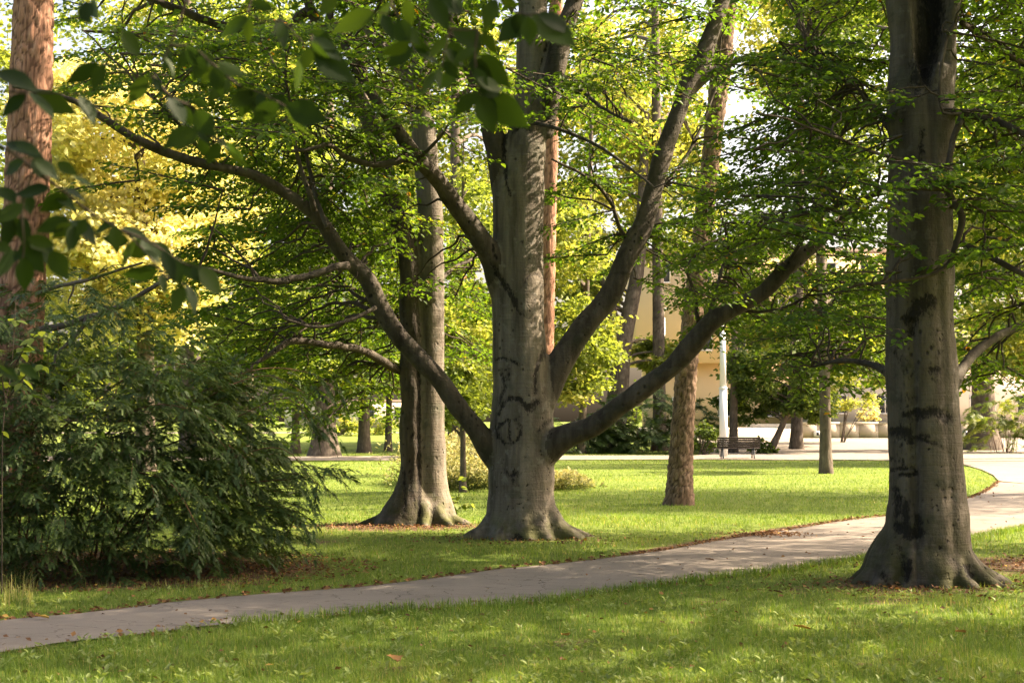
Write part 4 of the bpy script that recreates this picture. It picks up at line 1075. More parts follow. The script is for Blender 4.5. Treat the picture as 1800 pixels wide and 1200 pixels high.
park_tree('broadleaf_tree', 'bright yellow green tree filling the gap above the right limb', trunk_at(1160, 792, 24, -10), [cr(1120, 120, 92, 150, 160, 5, 8000, 0.8), cr(1190, 330, 92, 80, 120, 4, 3500, 0.7)], 0.30, 'lime_leaf')
park_tree('broadleaf_tree', 'tall pale tree beyond the square with white gaps in its crown', trunk_at(1400, 790, 20, 10), [cr(1400, 60, 85, 120, 130, 5, 5000, 0.8), cr(1470, 250, 85, 70, 140, 4, 4500, 0.6), cr(1420, 560, 85, 130, 90, 4, 7000, 0.6), cr(1540, 590, 85, 60, 80, 3, 2600, 0.6)], 0.28, 'lime_leaf')
park_tree('broadleaf_tree', 'thin straight grey trunk on the lawn between bench and right beech', skel([(1452, 836, 22), (1451, 760, 20), (1449, 650, 19), (1446, 560, 18), (1442, 400, 17), (1438, 200, 15), (1436, 0, 12), (1434, -200, 8)], float(G(1452, 832)[1])),
          [cr(1435, 40, 45, 60, 130, 2.2, 3000, 0.3), cr(1480, 600, 46, 70, 60, 2.0, 4000, 0.6), cr(1420, -100, 45, 80, 80, 3, 2000, 0.4)], 0.16, 'forest_leaf', flare=0.25)
park_tree('broadleaf_tree', 'massive dark trunk on the far square right of the stained beech', skel([(1728, 797, 44), (1728, 770, 39), (1729, 720, 36), (1727, 660, 36), (1724, 600, 36), (1722, 500, 34), (1720, 350, 28), (1725, 100, 18)], 73),
          [cr(1720, 300, 74, 130, 240, 5, 7000, 0.55), cr(1740, 590, 72, 80, 60, 3, 2800, 0.65)], 0.26, 'lime_leaf', flare=0.9)
park_tree('broadleaf_tree', 'grey trunk rising just behind the white lamp post', trunk_at(1289, 796, 15, 4, 420), [cr(1305, 540, 74, 80, 60, 2.5, 3000, 0.5), cr(1350, 470, 77, 80, 60, 2.5, 3500, 0.6), cr(1290, 680, 74, 36, 60, 2, 1800, 0.2)], 0.22, 'forest_leaf', flare=0.4)
park_tree('leaning_tree', 'small dark-stemmed tree leaning right behind the bench end', skel([(1348, 803, 13), (1360, 780, 12), (1376, 745, 10), (1386, 710, 8), (1390, 660, 6), (1392, 600, 4)], 68),
          [cr(1370, 660, 68.5, 90, 60, 1.6, 6500, 0.35), cr(1430, 715, 68, 55, 35, 1.5, 2400, 0.45), cr(1340, 787, 67.6, 24, 16, 0.5, 420, 0.3), cr(1320, 690, 69, 40, 50, 1.2, 1800, 0.3)], 0.17, 'forest_leaf', flare=0.3)
park_tree('broadleaf_tree', 'leafy tree closing the view at the right edge beyond the path', trunk_at(1850, 806, 30, 10), [cr(1790, 330, 55, 110, 260, 4, 9000, 0.6), cr(1800, 590, 54, 90, 70, 3, 4000, 0.7)], 0.22, 'lime_leaf')
park_tree('broadleaf_tree', 'green tree seen past the left side of the stained beech high up', trunk_at(1580, 792, 24, -10), [cr(1510, 130, 80, 120, 190, 5, 6500, 0.55), cr(1540, 560, 80, 60, 90, 3, 2600, 0.6)], 0.28, 'forest_leaf')
park_tree('broadleaf_tree', 'tall tree behind the twin-stemmed beech, its crown full of light', trunk_at(800, 792, 24, 0), [cr(800, 200, 84, 180, 220, 5, 9000, 0.7), cr(830, 600, 84, 60, 130, 4, 4000, 0.5)], 0.28, 'lime_leaf')
park_tree('broadleaf_tree', 'broad yellowish tree far behind the upper left branches', trunk_at(330, 795, 26, 0), [cr(330, 130, 86, 220, 220, 6, 9000, 0.6), cr(330, 600, 84, 150, 120, 4, 5000, 0.3)], 0.30, 'lime_leaf')
park_tree('broadleaf_tree', 'tall green tree behind the twin trunk at upper centre left', trunk_at(640, 795, 20, 0), [cr(620, 180, 78, 120, 200, 5, 6000, 0.55)], 0.26, 'forest_leaf')

# trees beyond the frame whose crowns shade the near lawn
def shade_tree(label, x, y, h, r, n, tr=0.4):
    pts = np.array([(x, y, -0.1, tr), (x + .1, y, h * 0.3, tr * 0.85), (x - .1, y + .2, h * 0.6, tr * 0.65), (x, y, h * 0.9, tr * 0.25)])
    return park_tree('beech_tree', label, pts, [((x, y, h * 0.68), (r, r, h * 0.28), n, 0.4)], 0.17, 'beech_leaf', 'beech_bark', 24, 0.5, limbs=14)
shade_tree('tall beech beyond the right edge shading the near lawn', 12.0, 12.5, 15, 5.0, 8500)
shade_tree('tall beech beyond the right edge, level with the stained beech', 14.0, 19.3, 16, 4.6, 10000)
shade_tree('slim beech beyond the right edge shading the lawn behind the path', 14.6, 32.0, 16, 5.0, 11000)
shade_tree('tall tree beyond the right edge shading the lawn before the bench', 27.5, 59.0, 27, 6.5, 9000, 0.5)
shade_tree('beech beyond the right edge next to the square', 22.0, 33.0, 19, 5.0, 6500)
shade_tree('beech just outside the frame at right casting shade over the foreground', 7.8, 4.5, 14, 4.8, 10000)

for bx, by, lb in ((-9, -5, 'dense unseen tree added behind the viewpoint to cut light, far left'), (-3.0, -9, 'dense unseen tree added behind the viewpoint to cut light, left'), (3.5, -8, 'dense unseen tree added behind the viewpoint to cut light, right'), (10, -9, 'dense unseen tree added behind the viewpoint to cut light, far right')):  # unseen trees added to cut sky light on trunk fronts and near leaves
    pts = np.array([(bx, by, -0.1, .35), (bx + .1, by, 4, .3), (bx, by + .1, 8, .2), (bx, by, 12, .08)])
    park_tree('broadleaf_tree', lb, pts, [((bx, by, 5.5), (4.0, 3.5, 5.0), 5000, 0.3)], 0.34, 'forest_leaf', limbs=8)

# far wood closing the horizon
LV = Leaves()
for i in range(46):
    x = -150 + i * 7.0 + R.normal(0, 2)
    if 5 < x < 75: continue
    y = R.uniform(165, 200); h = R.uniform(12, 22)
    cloud(LV, (x, y, 1.3 + h * 0.5), (7, 6, h * 0.55), 750, 0.8, R.uniform(0.2, 0.7), 16, 0.2)
for i in range(16):
    x = 20 + i * 8 + R.normal(0, 2); y = R.uniform(175, 210); h = R.uniform(16, 24)
    cloud(LV, (x, y, 1.3 + h * 0.5), (7, 6, h * 0.55), 700, 0.75, R.uniform(0.3, 0.7), 16, 0.2)
tag(add('far_wood', LV.mesh('far_wood', M['lime_leaf'], (0, 0, 0), False)), 'hazy green wood closing the view beyond the lawns', 'wood', kind='stuff')

# ------------------------------------------------------------------ conifer shrubs
def yew(name, label, c, rx, ry, h, nb, nshoot, sl, needle, prof, mat_leaf='needle', nn=26, tint0=0.4, arms=(), vol=0.75, nw=0.14, per=11, front=0.5):
    """many stems fanning out, drooping shoots with two ranks of needles"""
    base = np.array([c[0], c[1], float(gz(c[0], c[1]))])
    th = empty(name, base); tag(th, label, 'shrub')
    BR = MB(); ends = []
    lines = []
    for i in range(nb):
        a = R.uniform(0, 2 * math.pi); rr = math.sqrt(R.uniform(0.02, 1))
        ex = c[0] + math.cos(a) * rx * rr; ey = c[1] + math.sin(a) * ry * rr
        ez = prof(ex, ey) * R.uniform(0.25, 1.0) * (1 - 0.55 * rr * rr)
        s = np.array([c[0] + math.cos(a) * 0.3 * rx * rr + R.normal(0, .2), c[1] + 0.3 + math.sin(a) * 0.2 * ry * rr + R.normal(0, .1), base[2] + 0.02])
        e = np.array([ex, ey, base[2] + max(0.12, ez)])
        m1 = s + (e - s) * 0.4 + [0, 0, 0.28 * h * R.uniform(0.4, 1)]; m2 = s + (e - s) * 0.78 + [0, 0, 0.16 * h * R.uniform(0.3, 1)]
        q = catmull([s, m1, m2, e], 16); lines.append(q)
    for arm in arms: lines.append(catmull(arm, 18))
    for q in lines:
        BR.tube(q, np.linspace(0.012, 0.003, len(q)), 5, False)
    S = np.concatenate([q[4:] for q in lines]); D = np.concatenate([np.gradient(q, axis=0)[4:] for q in lines])
    ns = nshoot // per
    k = R.integers(0, len(S), ns)
    so = S[k] + R.normal(0, 0.06, (ns, 3)); sdv = D[k] / np.linalg.norm(D[k], axis=1)[:, None]
    nv = int(ns * vol)   # outer mass of the bush, down to the ground
    a = np.where(R.uniform(size=nv) < front, R.uniform(0.95 * math.pi, 2.12 * math.pi, nv), R.uniform(0, 2 * math.pi, nv)); rr = np.where(R.uniform(size=nv) < 0.3, R.uniform(0.1, 0.8, nv), R.uniform(0.45, 1.0, nv) ** 0.6)
    x = c[0] + np.cos(a) * rx * rr; y = c[1] + np.sin(a) * ry * rr
    top = np.array([prof(u, v) for u, v in zip(x, y)]) * np.sqrt(np.clip(1.06 - rr ** 2.6, 0, 1))
    so[:nv] = np.stack([x, y, base[2] + 0.14 + top * R.uniform(0.0, 1.0, nv) ** np.where(R.uniform(size=nv) < 0.3, 1.6, 0.6)], 1) + R.normal(0, 0.06, (nv, 3))
    sdv[:nv] = np.stack([np.cos(a), np.sin(a), R.normal(0.15, 0.25, nv)], 1)
    sdv = sdv + R.normal(0, 0.38, (ns, 3)) * [1, 1, 0.7]; sdv[:, 2] += 0.12
    sdv /= np.linalg.norm(sdv, axis=1)[:, None]
    sL = 2.1 * sl * R.uniform(0.6, 1.25, ns)
    lat = np.cross(sdv, np.array([0, 0, 1.0]) + R.normal(0, 0.3, (ns, 3))); lat /= np.linalg.norm(lat, axis=1)[:, None]
    tt = (np.arange(per) + 0.7) / per
    droop = R.uniform(0.25, 0.6, ns)
    o = so[:, None] + sdv[:, None] * (sL[:, None] * tt)[:, :, None]; o[:, :, 2] -= droop[:, None] * sL[:, None] * tt ** 2
    axd = sdv[:, None] + np.zeros((ns, per, 3)); axd[:, :, 2] -= 2 * droop[:, None] * tt
    sg2 = np.where(np.arange(per) % 2 == 0, 1.0, -1.0); sg2[-1] = 0
    d = axd * 0.75 + lat[:, None] * sg2[None, :, None] * 0.75
    for i in range(0, ns, 2): BR.tube([so[i], o[i, per // 2], o[i, -1]], [0.004, 0.003, 0.001], 3, False)
    o = o.reshape(-1, 3); d = d.reshape(-1, 3); nshoot = len(o)
    d += R.normal(0, 0.1, d.shape); d /= np.linalg.norm(d, axis=1)[:, None]
    sptint = np.repeat(R.normal(0, 0.17, ns), per)
    ln = sl * R.uniform(0.55, 1.2, nshoot) * np.tile(1.1 - 0.5 * tt, ns)
    # shoot = curved axis; needles as thin leaves
    t = (np.arange(nn) + 0.5) / nn
    pos = o[:, None] + d[:, None] * (ln[:, None] * t)[:, :, None]; pos[:, :, 2] -= (ln[:, None] * t ** 2) * 0.25
    ax = d[:, None] + np.zeros((nshoot, nn, 3)); ax[:, :, 2] -= 0.5 * t; ax /= np.linalg.norm(ax, axis=2)[:, :, None]
    sd = np.cross(ax, np.array([0, 0, 1.0]) + R.normal(0, 0.35, (nshoot, 1, 3))); sd /= np.maximum(np.linalg.norm(sd, axis=2), 1e-6)[:, :, None]
    sg = np.where(np.arange(nn) % 2 == 0, 1.0, -1.0)[None, :, None]
    nd = ax * 0.75 + sd * sg * 0.8 + R.normal(0, 0.12, (nshoot, nn, 3)); nd /= np.linalg.norm(nd, axis=2)[:, :, None]
    nl = (needle * R.uniform(0.75, 1.2, (nshoot, nn)) * (1 - 0.45 * t))[:, :, None]
    wv = np.cross(nd, np.cross(ax, sd)); wv /= np.maximum(np.linalg.norm(wv, axis=2), 1e-6)[:, :, None]
    p0 = pos - wv * nl * nw; p1 = pos + wv * nl * nw; p2 = pos + nd * nl
    V = np.stack([p0, p1, p2], 2).reshape(-1, 3)
    tint = np.clip(tint0 + sptint[:, None] + 0.25 * t + R.normal(0, 0.06, (nshoot, nn)), 0, 1)
    ok = np.repeat((pos[:, :, 2] > base[2] + 0.03).reshape(-1), 3)
    V = V[ok]; F = np.arange(len(V))
    me = make_mesh('needles', V - base, F, np.full(len(V) // 3, 3), M[mat_leaf], False, {'tint': np.repeat(tint.reshape(-1), 3)[ok]})
    tag(add('needles', me, th), kind='stuff')
    tag(BR.build('stems', M['yew_wood'], th, True, off=base), kind='stuff')
    return th
def prof1(x, y):
    return 2.75 * math.exp(-((x + 4.9) / 4.4) ** 2) + 0.3
YY = 15.4
arms = [np.array([P(330, 880, YY), P(430, 850, YY - .4), P(510, 842, YY - .6), P(572, 832, YY - .7)]), np.array([P(330, 930, YY), P(440, 900, YY - .6), P(510, 905, YY - .8), P(548, 940, YY - .8)]),
        np.array([P(250, 800, YY), P(400, 740, YY - .3), P(500, 700, YY - .4), P(548, 745, YY - .4)]), np.array([P(250, 780, YY), P(380, 690, YY - .2), P(470, 660, YY), P(535, 690, YY)]),
        np.array([P(100, 760, YY), P(230, 660, YY), P(340, 640, YY + .3), P(430, 665, YY + .3)]), np.array([P(40, 800, YY), P(90, 700, YY - .5), P(170, 640, YY - .5), P(260, 660, YY - .6)]),
        np.array([P(280, 860, YY), P(420, 800, YY - .6), P(500, 790, YY - .7), P(555, 850, YY - .8)]), np.array([P(-60, 800, YY), P(10, 700, YY - .4), P(60, 670, YY - .4), P(110, 690, YY - .5)]),
        np.array([P(330, 700, YY + .4), P(450, 650, YY + .4), P(540, 655, YY + .6), P(600, 690, YY + .6)]), np.array([P(150, 800, YY - 0.5), P(240, 720, YY - 1.0), P(330, 720, YY - 1.2), P(400, 790, YY - 1.3)]),
        np.array([P(150, 860, YY - .6), P(220, 830, YY - 1.2), P(300, 850, YY - 1.5), P(350, 930, YY - 1.6)])]
yew('yew_shrub', 'big dark yew spreading over the lower left beside the path', (-5.15, 15.6), 2.65, 2.0, 2.4, 30, 39000, 0.16, 0.034, prof1, nn=13, arms=arms, vol=0.82, tint0=0.32, nw=0.31)
yew('yew_shrub', 'low dark evergreen hedge beyond the lawn, left of the leaning pine', G(1145, 797)[:2] + np.array([0, 1.6]), 3.0, 1.5, 2.6, 40, 1650, 0.5, 0.26, lambda x, y: 2.9, nn=10, tint0=0.25)
yew('yew_shrub', 'low dark evergreen shrub behind the central beech and forked trunk', G(1030, 797)[:2] + np.array([0, 1.4]), 2.0, 1.2, 1.6, 30, 1100, 0.45, 0.24, lambda x, y: 1.9, nn=10, tint0=0.25)
yew('conifer_shrub', 'feathery light green conifer shrub at the right edge by the square', G(1786, 797)[:2] + np.array([0, 1.0]), 1.5, 1.2, 3.0, 30, 990, 0.5, 0.22, lambda x, y: 3.6, 'forest_leaf', 10, 0.5)

# leafy bushes low in the background
def bush(name, label, px, py, Y, rpx, rpy, ry, n, L, t, leaf):
    c = P(px, py, Y); base = np.array([c[0], c[1], float(gz(c[0], c[1]))])
    th = empty(name, base); tag(th, label, 'shrub')
    LV = Leaves(); k = Y / FPX
    cc = cloud(LV, c, (rpx * k, ry, rpy * k), n, L, t, 16, 0.3)
    for a in range(len(LV.p)): LV.p[a][:, 2] = np.maximum(LV.p[a][:, 2], base[2] + 0.05)
    BR = MB()
    for q in cc[::2]: BR.tube(catmull([base + R.normal(0, 0.12, 3) * [1, 1, 0], 0.5 * (base + q) + R.normal(0, .1, 3), q], 6), np.linspace(0.035, 0.01, 6), 5, False)
    tag(add('foliage', LV.mesh('foliage', M[leaf], base, False), th), kind='stuff'); tag(BR.build('stems', M['grey_bark'], th, True, off=base), kind='stuff')
bush('bush', 'pale bush beside the far walk at left', 590, 752, 108, 60, 16, 2, 1500, 0.26, 0.6, 'lime_leaf')
bush('bush', 'small bush under the trees just left of the twin trunk', 655, 752, 112, 40, 20, 2, 1200, 0.26, 0.7, 'lime_leaf')
bush('bush', 'green bush right of the leaning pine near the lamp post', 1235, 770, 66, 26, 26, 1.0, 1200, 0.16, 0.2, 'forest_leaf')
bush('bush', 'dry straw coloured bush on the terrace above the stone wall', 1530, 725, 105, 20, 16, 0.8, 800, 0.18, 0.8, 'yellow_leaf')
bush('bush', 'leafy shrub hanging over the terrace left of the stone wall', 1480, 690, 88, 60, 40, 1.6, 2200, 0.2, 0.6, 'lime_leaf')

# ------------------------------------------------------------------ buildings
def window(mbs, th, x, z, w, h, y):
    m = MB(); m.box(x - w / 2, x + w / 2, y - 0.03, y + 0.06, z, z + h)
    win = m.build('window', M['glass'], th)
    fr = MB(); t = 0.09
    fr.box(x - w / 2 - t, x - w / 2, y - 0.07, y + 0.05, z - t, z + h + t); fr.box(x + w / 2, x + w / 2 + t, y - 0.07, y + 0.05, z - t, z + h + t)
    fr.box(x - w / 2, x + w / 2, y - 0.07, y + 0.05, z - t, z); fr.box(x - w / 2, x + w / 2, y - 0.07, y + 0.05, z + h, z + h + t)
    fr.box(x - 0.035, x + 0.035, y - 0.06, y - 0.031, z, z + h)
    fr.build('frame', M['window_frame'], win)
    s = MB(); s.box(x - w / 2 - 0.15, x + w / 2 + 0.15, y - 0.16, y - 0.075, z - t - 0.08, z - t - 0.005); s.build('sill', M['stone_cap'], win)
YB = 130.0
zb = float(gz(0, YB))
X0 = P(1118, 600, YB)[0]
zo = P(1118, 637, YB)[2]
th = empty('villa', (0, 0, 0)); tag(th, 'orange plastered building behind the trees, its upper floors jutting out', 'building')
m = MB(); m.box(X0, X0 + 24, YB, YB + 12, zo, zo + 10); m.build('upper_wall', M['orange_plaster'], th)
m = MB(); m.box(X0 + 1.6, X0 + 24, YB + 1.4, YB + 12, zb, zo - 0.002); m.build('lower_wall', M['orange_plaster'], th)
m = MB(); m.box(X0 - 0.4, X0 + 24.4, YB - 0.4, YB + 12.4, zo + 10.002, zo + 10.5); m.build('roof', M['roof'], th)
for k in range(6):
    for s in range(3):
        if (k, s) in ((0, 0), (0, 1)): continue
        window(None, th, X0 + 2.4 + k * 3.8, zo + 1.2 + s * 3.1, 1.4, 1.7, YB)
for k in range(5): window(None, th, X0 + 4.2 + k * 4.2, zb + 1.4, 1.4, 1.6, YB + 1.4)
th2 = empty('terrace_house', (0, 0, 0)); tag(th2, 'cream low house beyond the stone wall, glimpsed either side of the stained beech', 'building')
xa = P(1420, 700, 126)[0]; zc = P(1420, 652, 126)[2]
m = MB(); m.box(xa, xa + 34, 124, 129.6, zb - .1, zc); m.build('wall', M['pale_plaster'], th2)
m = MB(); m.box(xa - .3, xa + 34.3, 123.6, 129.9, zc + 0.002, zc + .35); m.build('roof', M['roof'], th2)
for k in range(8):
    if k == 2: continue
    window(None, th2, xa + 2.2 + k * 4.1, zb + 1.6, 1.5, 1.5, 124)
# pale far facade at left, seen low between trunks
th3 = empty('far_house', (0, 0, 0)); tag(th3, 'white far building glimpsed low between the left trunks', 'building')
zd = float(gz(0, 150)); xl = P(500, 740, 150)[0]
m = MB(); m.box(xl, xl + 14, 150, 156, zd - .1, zd + 2.6); m.build('wall', M['pale_plaster'], th3)
m = MB(); m.box(xl - .3, xl + 14.3, 149.7, 156.3, zd + 2.602, zd + 2.9); m.build('roof', M['roof'], th3)
for k in range(4): window(None, th3, xl + 2 + k * 3.4, zd + 1.0, 1.2, 1.1, 150)

# stone wall with slabs, steps, terrace
YW = 100.0; zw = float(gz(0, YW))
th = empty('stone_wall', (0, 0, 0)); tag(th, 'low wall of pale stone slabs with a cap along the square', 'wall')
xw0 = P(1408, 760, YW)[0]; pw = 1.36
m = MB(); m.box(xw0, xw0 + 24 * pw, YW + 0.16, YW + 0.5, zw - 0.3, zw + 1.0); m.build('core', M['stone'], th)
slab_mesh = []
for v in range(3):
    b = MB(); b.box(0.012, pw - 0.012, 0, 0.15, 0.0, 0.985); slab_mesh.append(b.mesh('slab', M['stone']))
for k in range(24):
    o = add('slab', slab_mesh[k % 3], th); o.location = (xw0 + k * pw, YW + R.uniform(-0.015, 0.0), zw)
cap_mesh = MB(); cap_mesh.box(0.006, 2 * pw - 0.006, -0.08, 0.6, 0, 0.14); cap_me = cap_mesh.mesh('cap', M['stone_cap'])
for k in range(12):
    o = add('cap', cap_me, th); o.location = (xw0 + k * 2 * pw, YW, zw + 1.003)
for px in (1436, 1697):
    x = P(px, 760, YW)[0]
    b = MB(); b.box(x - 0.24, x + 0.24, YW - 0.20, YW - 0.03, zw + 0.10, zw + 0.52); d = b.build('drain_box', M['white_paint'], th)
    b = MB(); b.box(x - 0.06, x + 0.10, YW - 0.215, YW - 0.202, zw + 0.20, zw + 0.42); b.build('opening', M['dark'], d)
th = empty('stone_steps', (0, 0, 0)); tag(th, 'broad pale stone steps rising from the square behind the bench', 'steps')
xs0 = P(1225, 765, 99)[0]; xs1 = P(1406, 765, 99)[0]
for k in range(4):
    b = MB(); b.box(xs0 - 3 + 0.6 * 0, xs1, 98.2 + 0.45 * k, 98.2 + 0.45 * (k + 1) - 0.004, zw - 0.1, zw + 0.16 * (k + 1)); b.build('step', M['stone_cap'], th)
b = MB(); b.box(xs0 - 6, xw0 - 0.05, 100.02, 123.5, zw - 0.2, zw + 0.66); o = b.build('terrace', M['stone_cap']); tag(o, 'bright paved terrace above the steps', 'terrace', kind='structure')
b = MB(); b.box(xw0 + 0.0, xw0 + 24 * pw, YW + 0.62, 123.5, zw - 0.2, zw + 0.98); o = b.build('raised_terrace', M['stone_cap']); tag(o, 'paved terrace behind the slab wall', 'terrace', kind='structure')

# ------------------------------------------------------------------ bench
bp = G(1299, 807); 
th = empty('park_bench', bp); tag(th, 'dark slatted park bench on iron legs, seen from behind beside the white post', 'bench')
def slat(y, z, w, h, tilt):
    b = MB(); b.box(-0.92, 0.92, -w / 2, w / 2, -h / 2, h / 2)
    o = b.build('slat', M['bench_wood'], th, bevel=0.006); o.location = (0, y, z); o.rotation_euler = (tilt, 0, 0)
for k in range(4): slat(0.20 + 0.115 * k, 0.455 + 0.006 * k, 0.10, 0.04, 0)
for k in range(5): slat(0.115 - 0.028 * k, 0.53 + 0.092 * k, 0.035, 0.08, 0.28)
for sx in (-0.66, 0.66):
    b = MB()
    b.box(sx - 0.03, sx + 0.03, 0.10, 0.64, 0.395, 0.43)
    b.tube(catmull([(sx, 0.16, 0.40), (sx, 0.10, 0.22), (sx, 0.02, 0.03)], 8), np.linspace(0.035, 0.03, 8), 8); b.tube(catmull([(sx, 0.58, 0.40), (sx, 0.61, 0.22), (sx, 0.66, 0.03)], 8), np.linspace(0.035, 0.03, 8), 8)
    b.tube(catmull([(sx, 0.17, 0.40), (sx, 0.15, 0.52), (sx, 0.02, 0.93)], 8), np.linspace(0.03, 0.02, 8), 8)
    b.box(sx - 0.05, sx + 0.05, -0.06, 0.09, 0.0, 0.03); b.box(sx - 0.05, sx + 0.05, 0.59, 0.73, 0.0, 0.03)
    b.build('leg', M['cast_iron'], th, True)

# ------------------------------------------------------------------ posts
def post(name, label, px, py, ytop, w0, w1, collar=None, material='white_paint', Y=None, head=False):
    g = G(px, py) if Y is None else np.array([P(px, py, Y)[0], Y, float(gz(0, Y))])
    Yp = float(g[1]); k = Yp / FPX
    top = P(px, ytop, Yp)[2]
    th = empty(name, g); tag(th, label, 'lamp post')
    b = MB()
    if collar:
        zc_ = P(px, collar, Yp)[2] - g[2]
        b.tube([(0, 0, 0), (0, 0, zc_)], [w0 * k / 2, w0 * k / 2 * 0.93], 20); b.build('base', M[material], th, True)
        b = MB(); b.tube([(0, 0, zc_), (0, 0, zc_ + .05), (0, 0, zc_ + .10)], [w0 * k / 2 * 0.93, w0 * k / 2 * 1.12, w0 * k / 2 * 0.85], 20); b.build('collar', M[material], th, True)
        b = MB(); b.tube([(0, 0, zc_ + .10), (0, 0, top - g[2])], [w0 * k / 2 * 0.80, w1 * k / 2], 20); b.build('shaft', M[material], th, True)
    else:
        b.tube([(0, 0, 0), (0, 0, top - g[2])], [w0 * k / 2, w1 * k / 2], 14); b.build('shaft', M[material], th, True)
    b = MB(); zt = top - g[2]; b.tube([(0, 0, zt), (0, 0, zt + .04), (0, 0, zt + .12)], [w1 * k / 2 * 1.15, w1 * k / 2 * 1.15, w1 * k / 2 * 0.5], 14); b.build('cap', M[material], th, True)
    if head:
        b = MB(); b.tube(catmull([(0, 0, zt + .1), (0, -0.1, zt + 0.5), (0, -0.9, zt + .7)], 8), np.full(8, 0.035), 8); b.build('arm', M[material], th, True)
        b = MB(); b.box(-0.14, 0.14, -1.6, -0.85, zt + .64, zt + .78); b.build('lamp_head', M[material], th, True, bevel=0.04)
post('lamp_post', 'thick white post with a collar standing behind the bench', 1272, 803, 577, 14.5, 9.5, 684)
post('lamp_post', 'thin white post in front of the orange building', 1168, 745, 560, 5, 4, None, 'white_paint', 122, True)
post('lamp_post', 'thin grey post far off between the left trunks', 642, 745, 655, 3.2, 2.6, None, 'grey_metal', 125, True)

# ------------------------------------------------------------------ saplings
def sapling(label, base, stems, leafL, n, mat_leaf, spread, tint0):
    th = empty('sapling', base); tag(th, label, 'sapling')
    lm = []
    for v in range(4):
        L = leafL; k = 9
        V = []; F = []
        for i in range(k):
            t = i / (k - 1); w = 0.30 * L * math.sin(math.pi * t ** 0.8) + 0.002
            z = -0.18 * L * t * t
            V += [(-w, t * L, z + 0.12 * w), (0, t * L, z), (w, t * L, z + 0.12 * w)]
            if i: a = 3 * i; F += [(a - 3, a - 2, a + 1, a), (a - 2, a - 1, a + 2, a + 1)]
        lm.append(make_mesh('leaf', V, np.array(F).ravel(), np.full(len(F), 4), M[mat_leaf], True, {'tint': np.full(len(V), min(1, max(0, tint0 + R.normal(0, .15))))}))
    b = MB(); pts = []
    for s in stems:
        q = catmull(s, 14); b.tube(q - base, np.linspace(0.009, 0.003, 14), 6, False); pts.append(q[4:])
    b.build('stem', M['twig'], th, True)
    pts = np.concatenate(pts)
    for i in range(n):
        p = pts[R.integers(0, len(pts))] - base
        o = add('leaf', lm[i % 4], th)
        o.location = tuple(p + R.normal(0, 0.01, 3)); o.rotation_euler = (R.normal(-0.3, 0.3), R.normal(0, 0.3), R.uniform(0, 6.28)); o.scale = (1, R.uniform(0.7, 1.2), 1)
b0 = G(802, 915)
sapling('young leafy sapling sprouting at the right foot of the twin-stemmed beech', b0, [[b0, P(803, 890, b0[1]), P(808, 860, b0[1]), P(815, 838, b0[1])], [P(804, 895, b0[1]), P(818, 885, b0[1]), P(830, 888, b0[1])], [P(804, 890, b0[1]), P(795, 880, b0[1] - .2), P(788, 872, b0[1] - .3)]], 0.13, 30, 'lime_leaf', 0.2, 0.45)
b1 = np.array([P(10, 700, 13.2)[0], 13.2, 0.0])
sapling('light green leafy sprig in front of the red pine at the left edge', b1, [[b1, P(5, 750, 13.2), P(20, 650, 13.2), P(28, 520, 13.2)], [P(18, 660, 13.2), P(50, 600, 13.1), P(80, 575, 13.0)], [P(15, 700, 13.2), P(45, 660, 13.1), P(75, 640, 13.0)], [P(12, 720, 13.2), P(0, 650, 13.1), P(-20, 590, 13.0)]], 0.12, 46, 'lime_leaf', 0.2, 0.4)

# ------------------------------------------------------------------ grass
def blades(name, X, Y, H, W, tint, material, seg=2, lean=0.45, flop=0.5):
    n = len(X); z = ground_height(X, Y)
    a = R.uniform(0, 2 * math.pi, n); f = np.stack([np.cos(a), np.sin(a), np.zeros(n)], 1); s = np.stack([-f[:, 1], f[:, 0], f[:, 2]], 1)
    le = (np.abs(R.normal(0, lean, n)))[:, None]
    p = np.stack([X, Y, z - 0.005], 1); up = np.array([0, 0, 1.0]); H = H[:, None]; W = W[:, None]
    mid = p + (up + f * le * 0.5) * H * 0.55; tip = p + (up * (1 - 0.25 * np.minimum(le, 2) * flop) + f * le * 1.5) * H
    if seg == 2:
        V = np.stack([p - s * W * 0.5, p + s * W * 0.5, mid + s * W * 0.4, mid - s * W * 0.4, tip], 1).reshape(-1, 3)
        b = np.arange(n)[:, None] * 5
        F = np.concatenate([b + [[0, 1, 2, 3]], b + [[3, 2, 4]]], 1).ravel(); sz = np.tile([4, 3], n); tt = np.repeat(tint, 5)
    else:
        V = np.stack([p - s * W * 0.5, p + s * W * 0.5, tip], 1).reshape(-1, 3)
        F = np.arange(3 * n); sz = np.full(n, 3); tt = np.repeat(tint, 3)
    return make_mesh(name, V, F, sz, M[material], False, {'tint': tt})

def lawn_points(n, y0, y1, power=2.0, marg=1.12):
    u = R.uniform(size=n)
    Y = 1.0 / (1 / y0 + u * (1 / y1 - 1 / y0))      # density falling with the square of distance, per unit of view width
    X = R.uniform(-1, 1, n) * (0.36 * Y * marg + 0.4)
    ok = ~inside(path_poly[::2], X, Y)
    ok &= ~inside(plaza_poly, X, Y)
    for c, r in ((C0, 0.5), (S0, 0.5), (T0, 0.46)): ok &= np.hypot(X - c[0], Y - c[1]) > r
    return X[ok], Y[ok]
X, Y_ = lawn_points(175000, 8.0, 24.0)
d = dirt_at(X, Y_); k = R.uniform(size=len(X)) > d * 0.93; X, Y_, d = X[k], Y_[k], d[k]
pat = vnoise(np.stack([X, Y_, np.zeros(len(X))], 1), 0.9); pat2 = vnoise(np.stack([X, Y_, np.ones(len(X))], 1), 4.0)
H = (0.055 + 0.03 * pat + 0.02 * pat2) * R.uniform(0.55, 1.35, len(X)) * (1 - 0.35 * d)
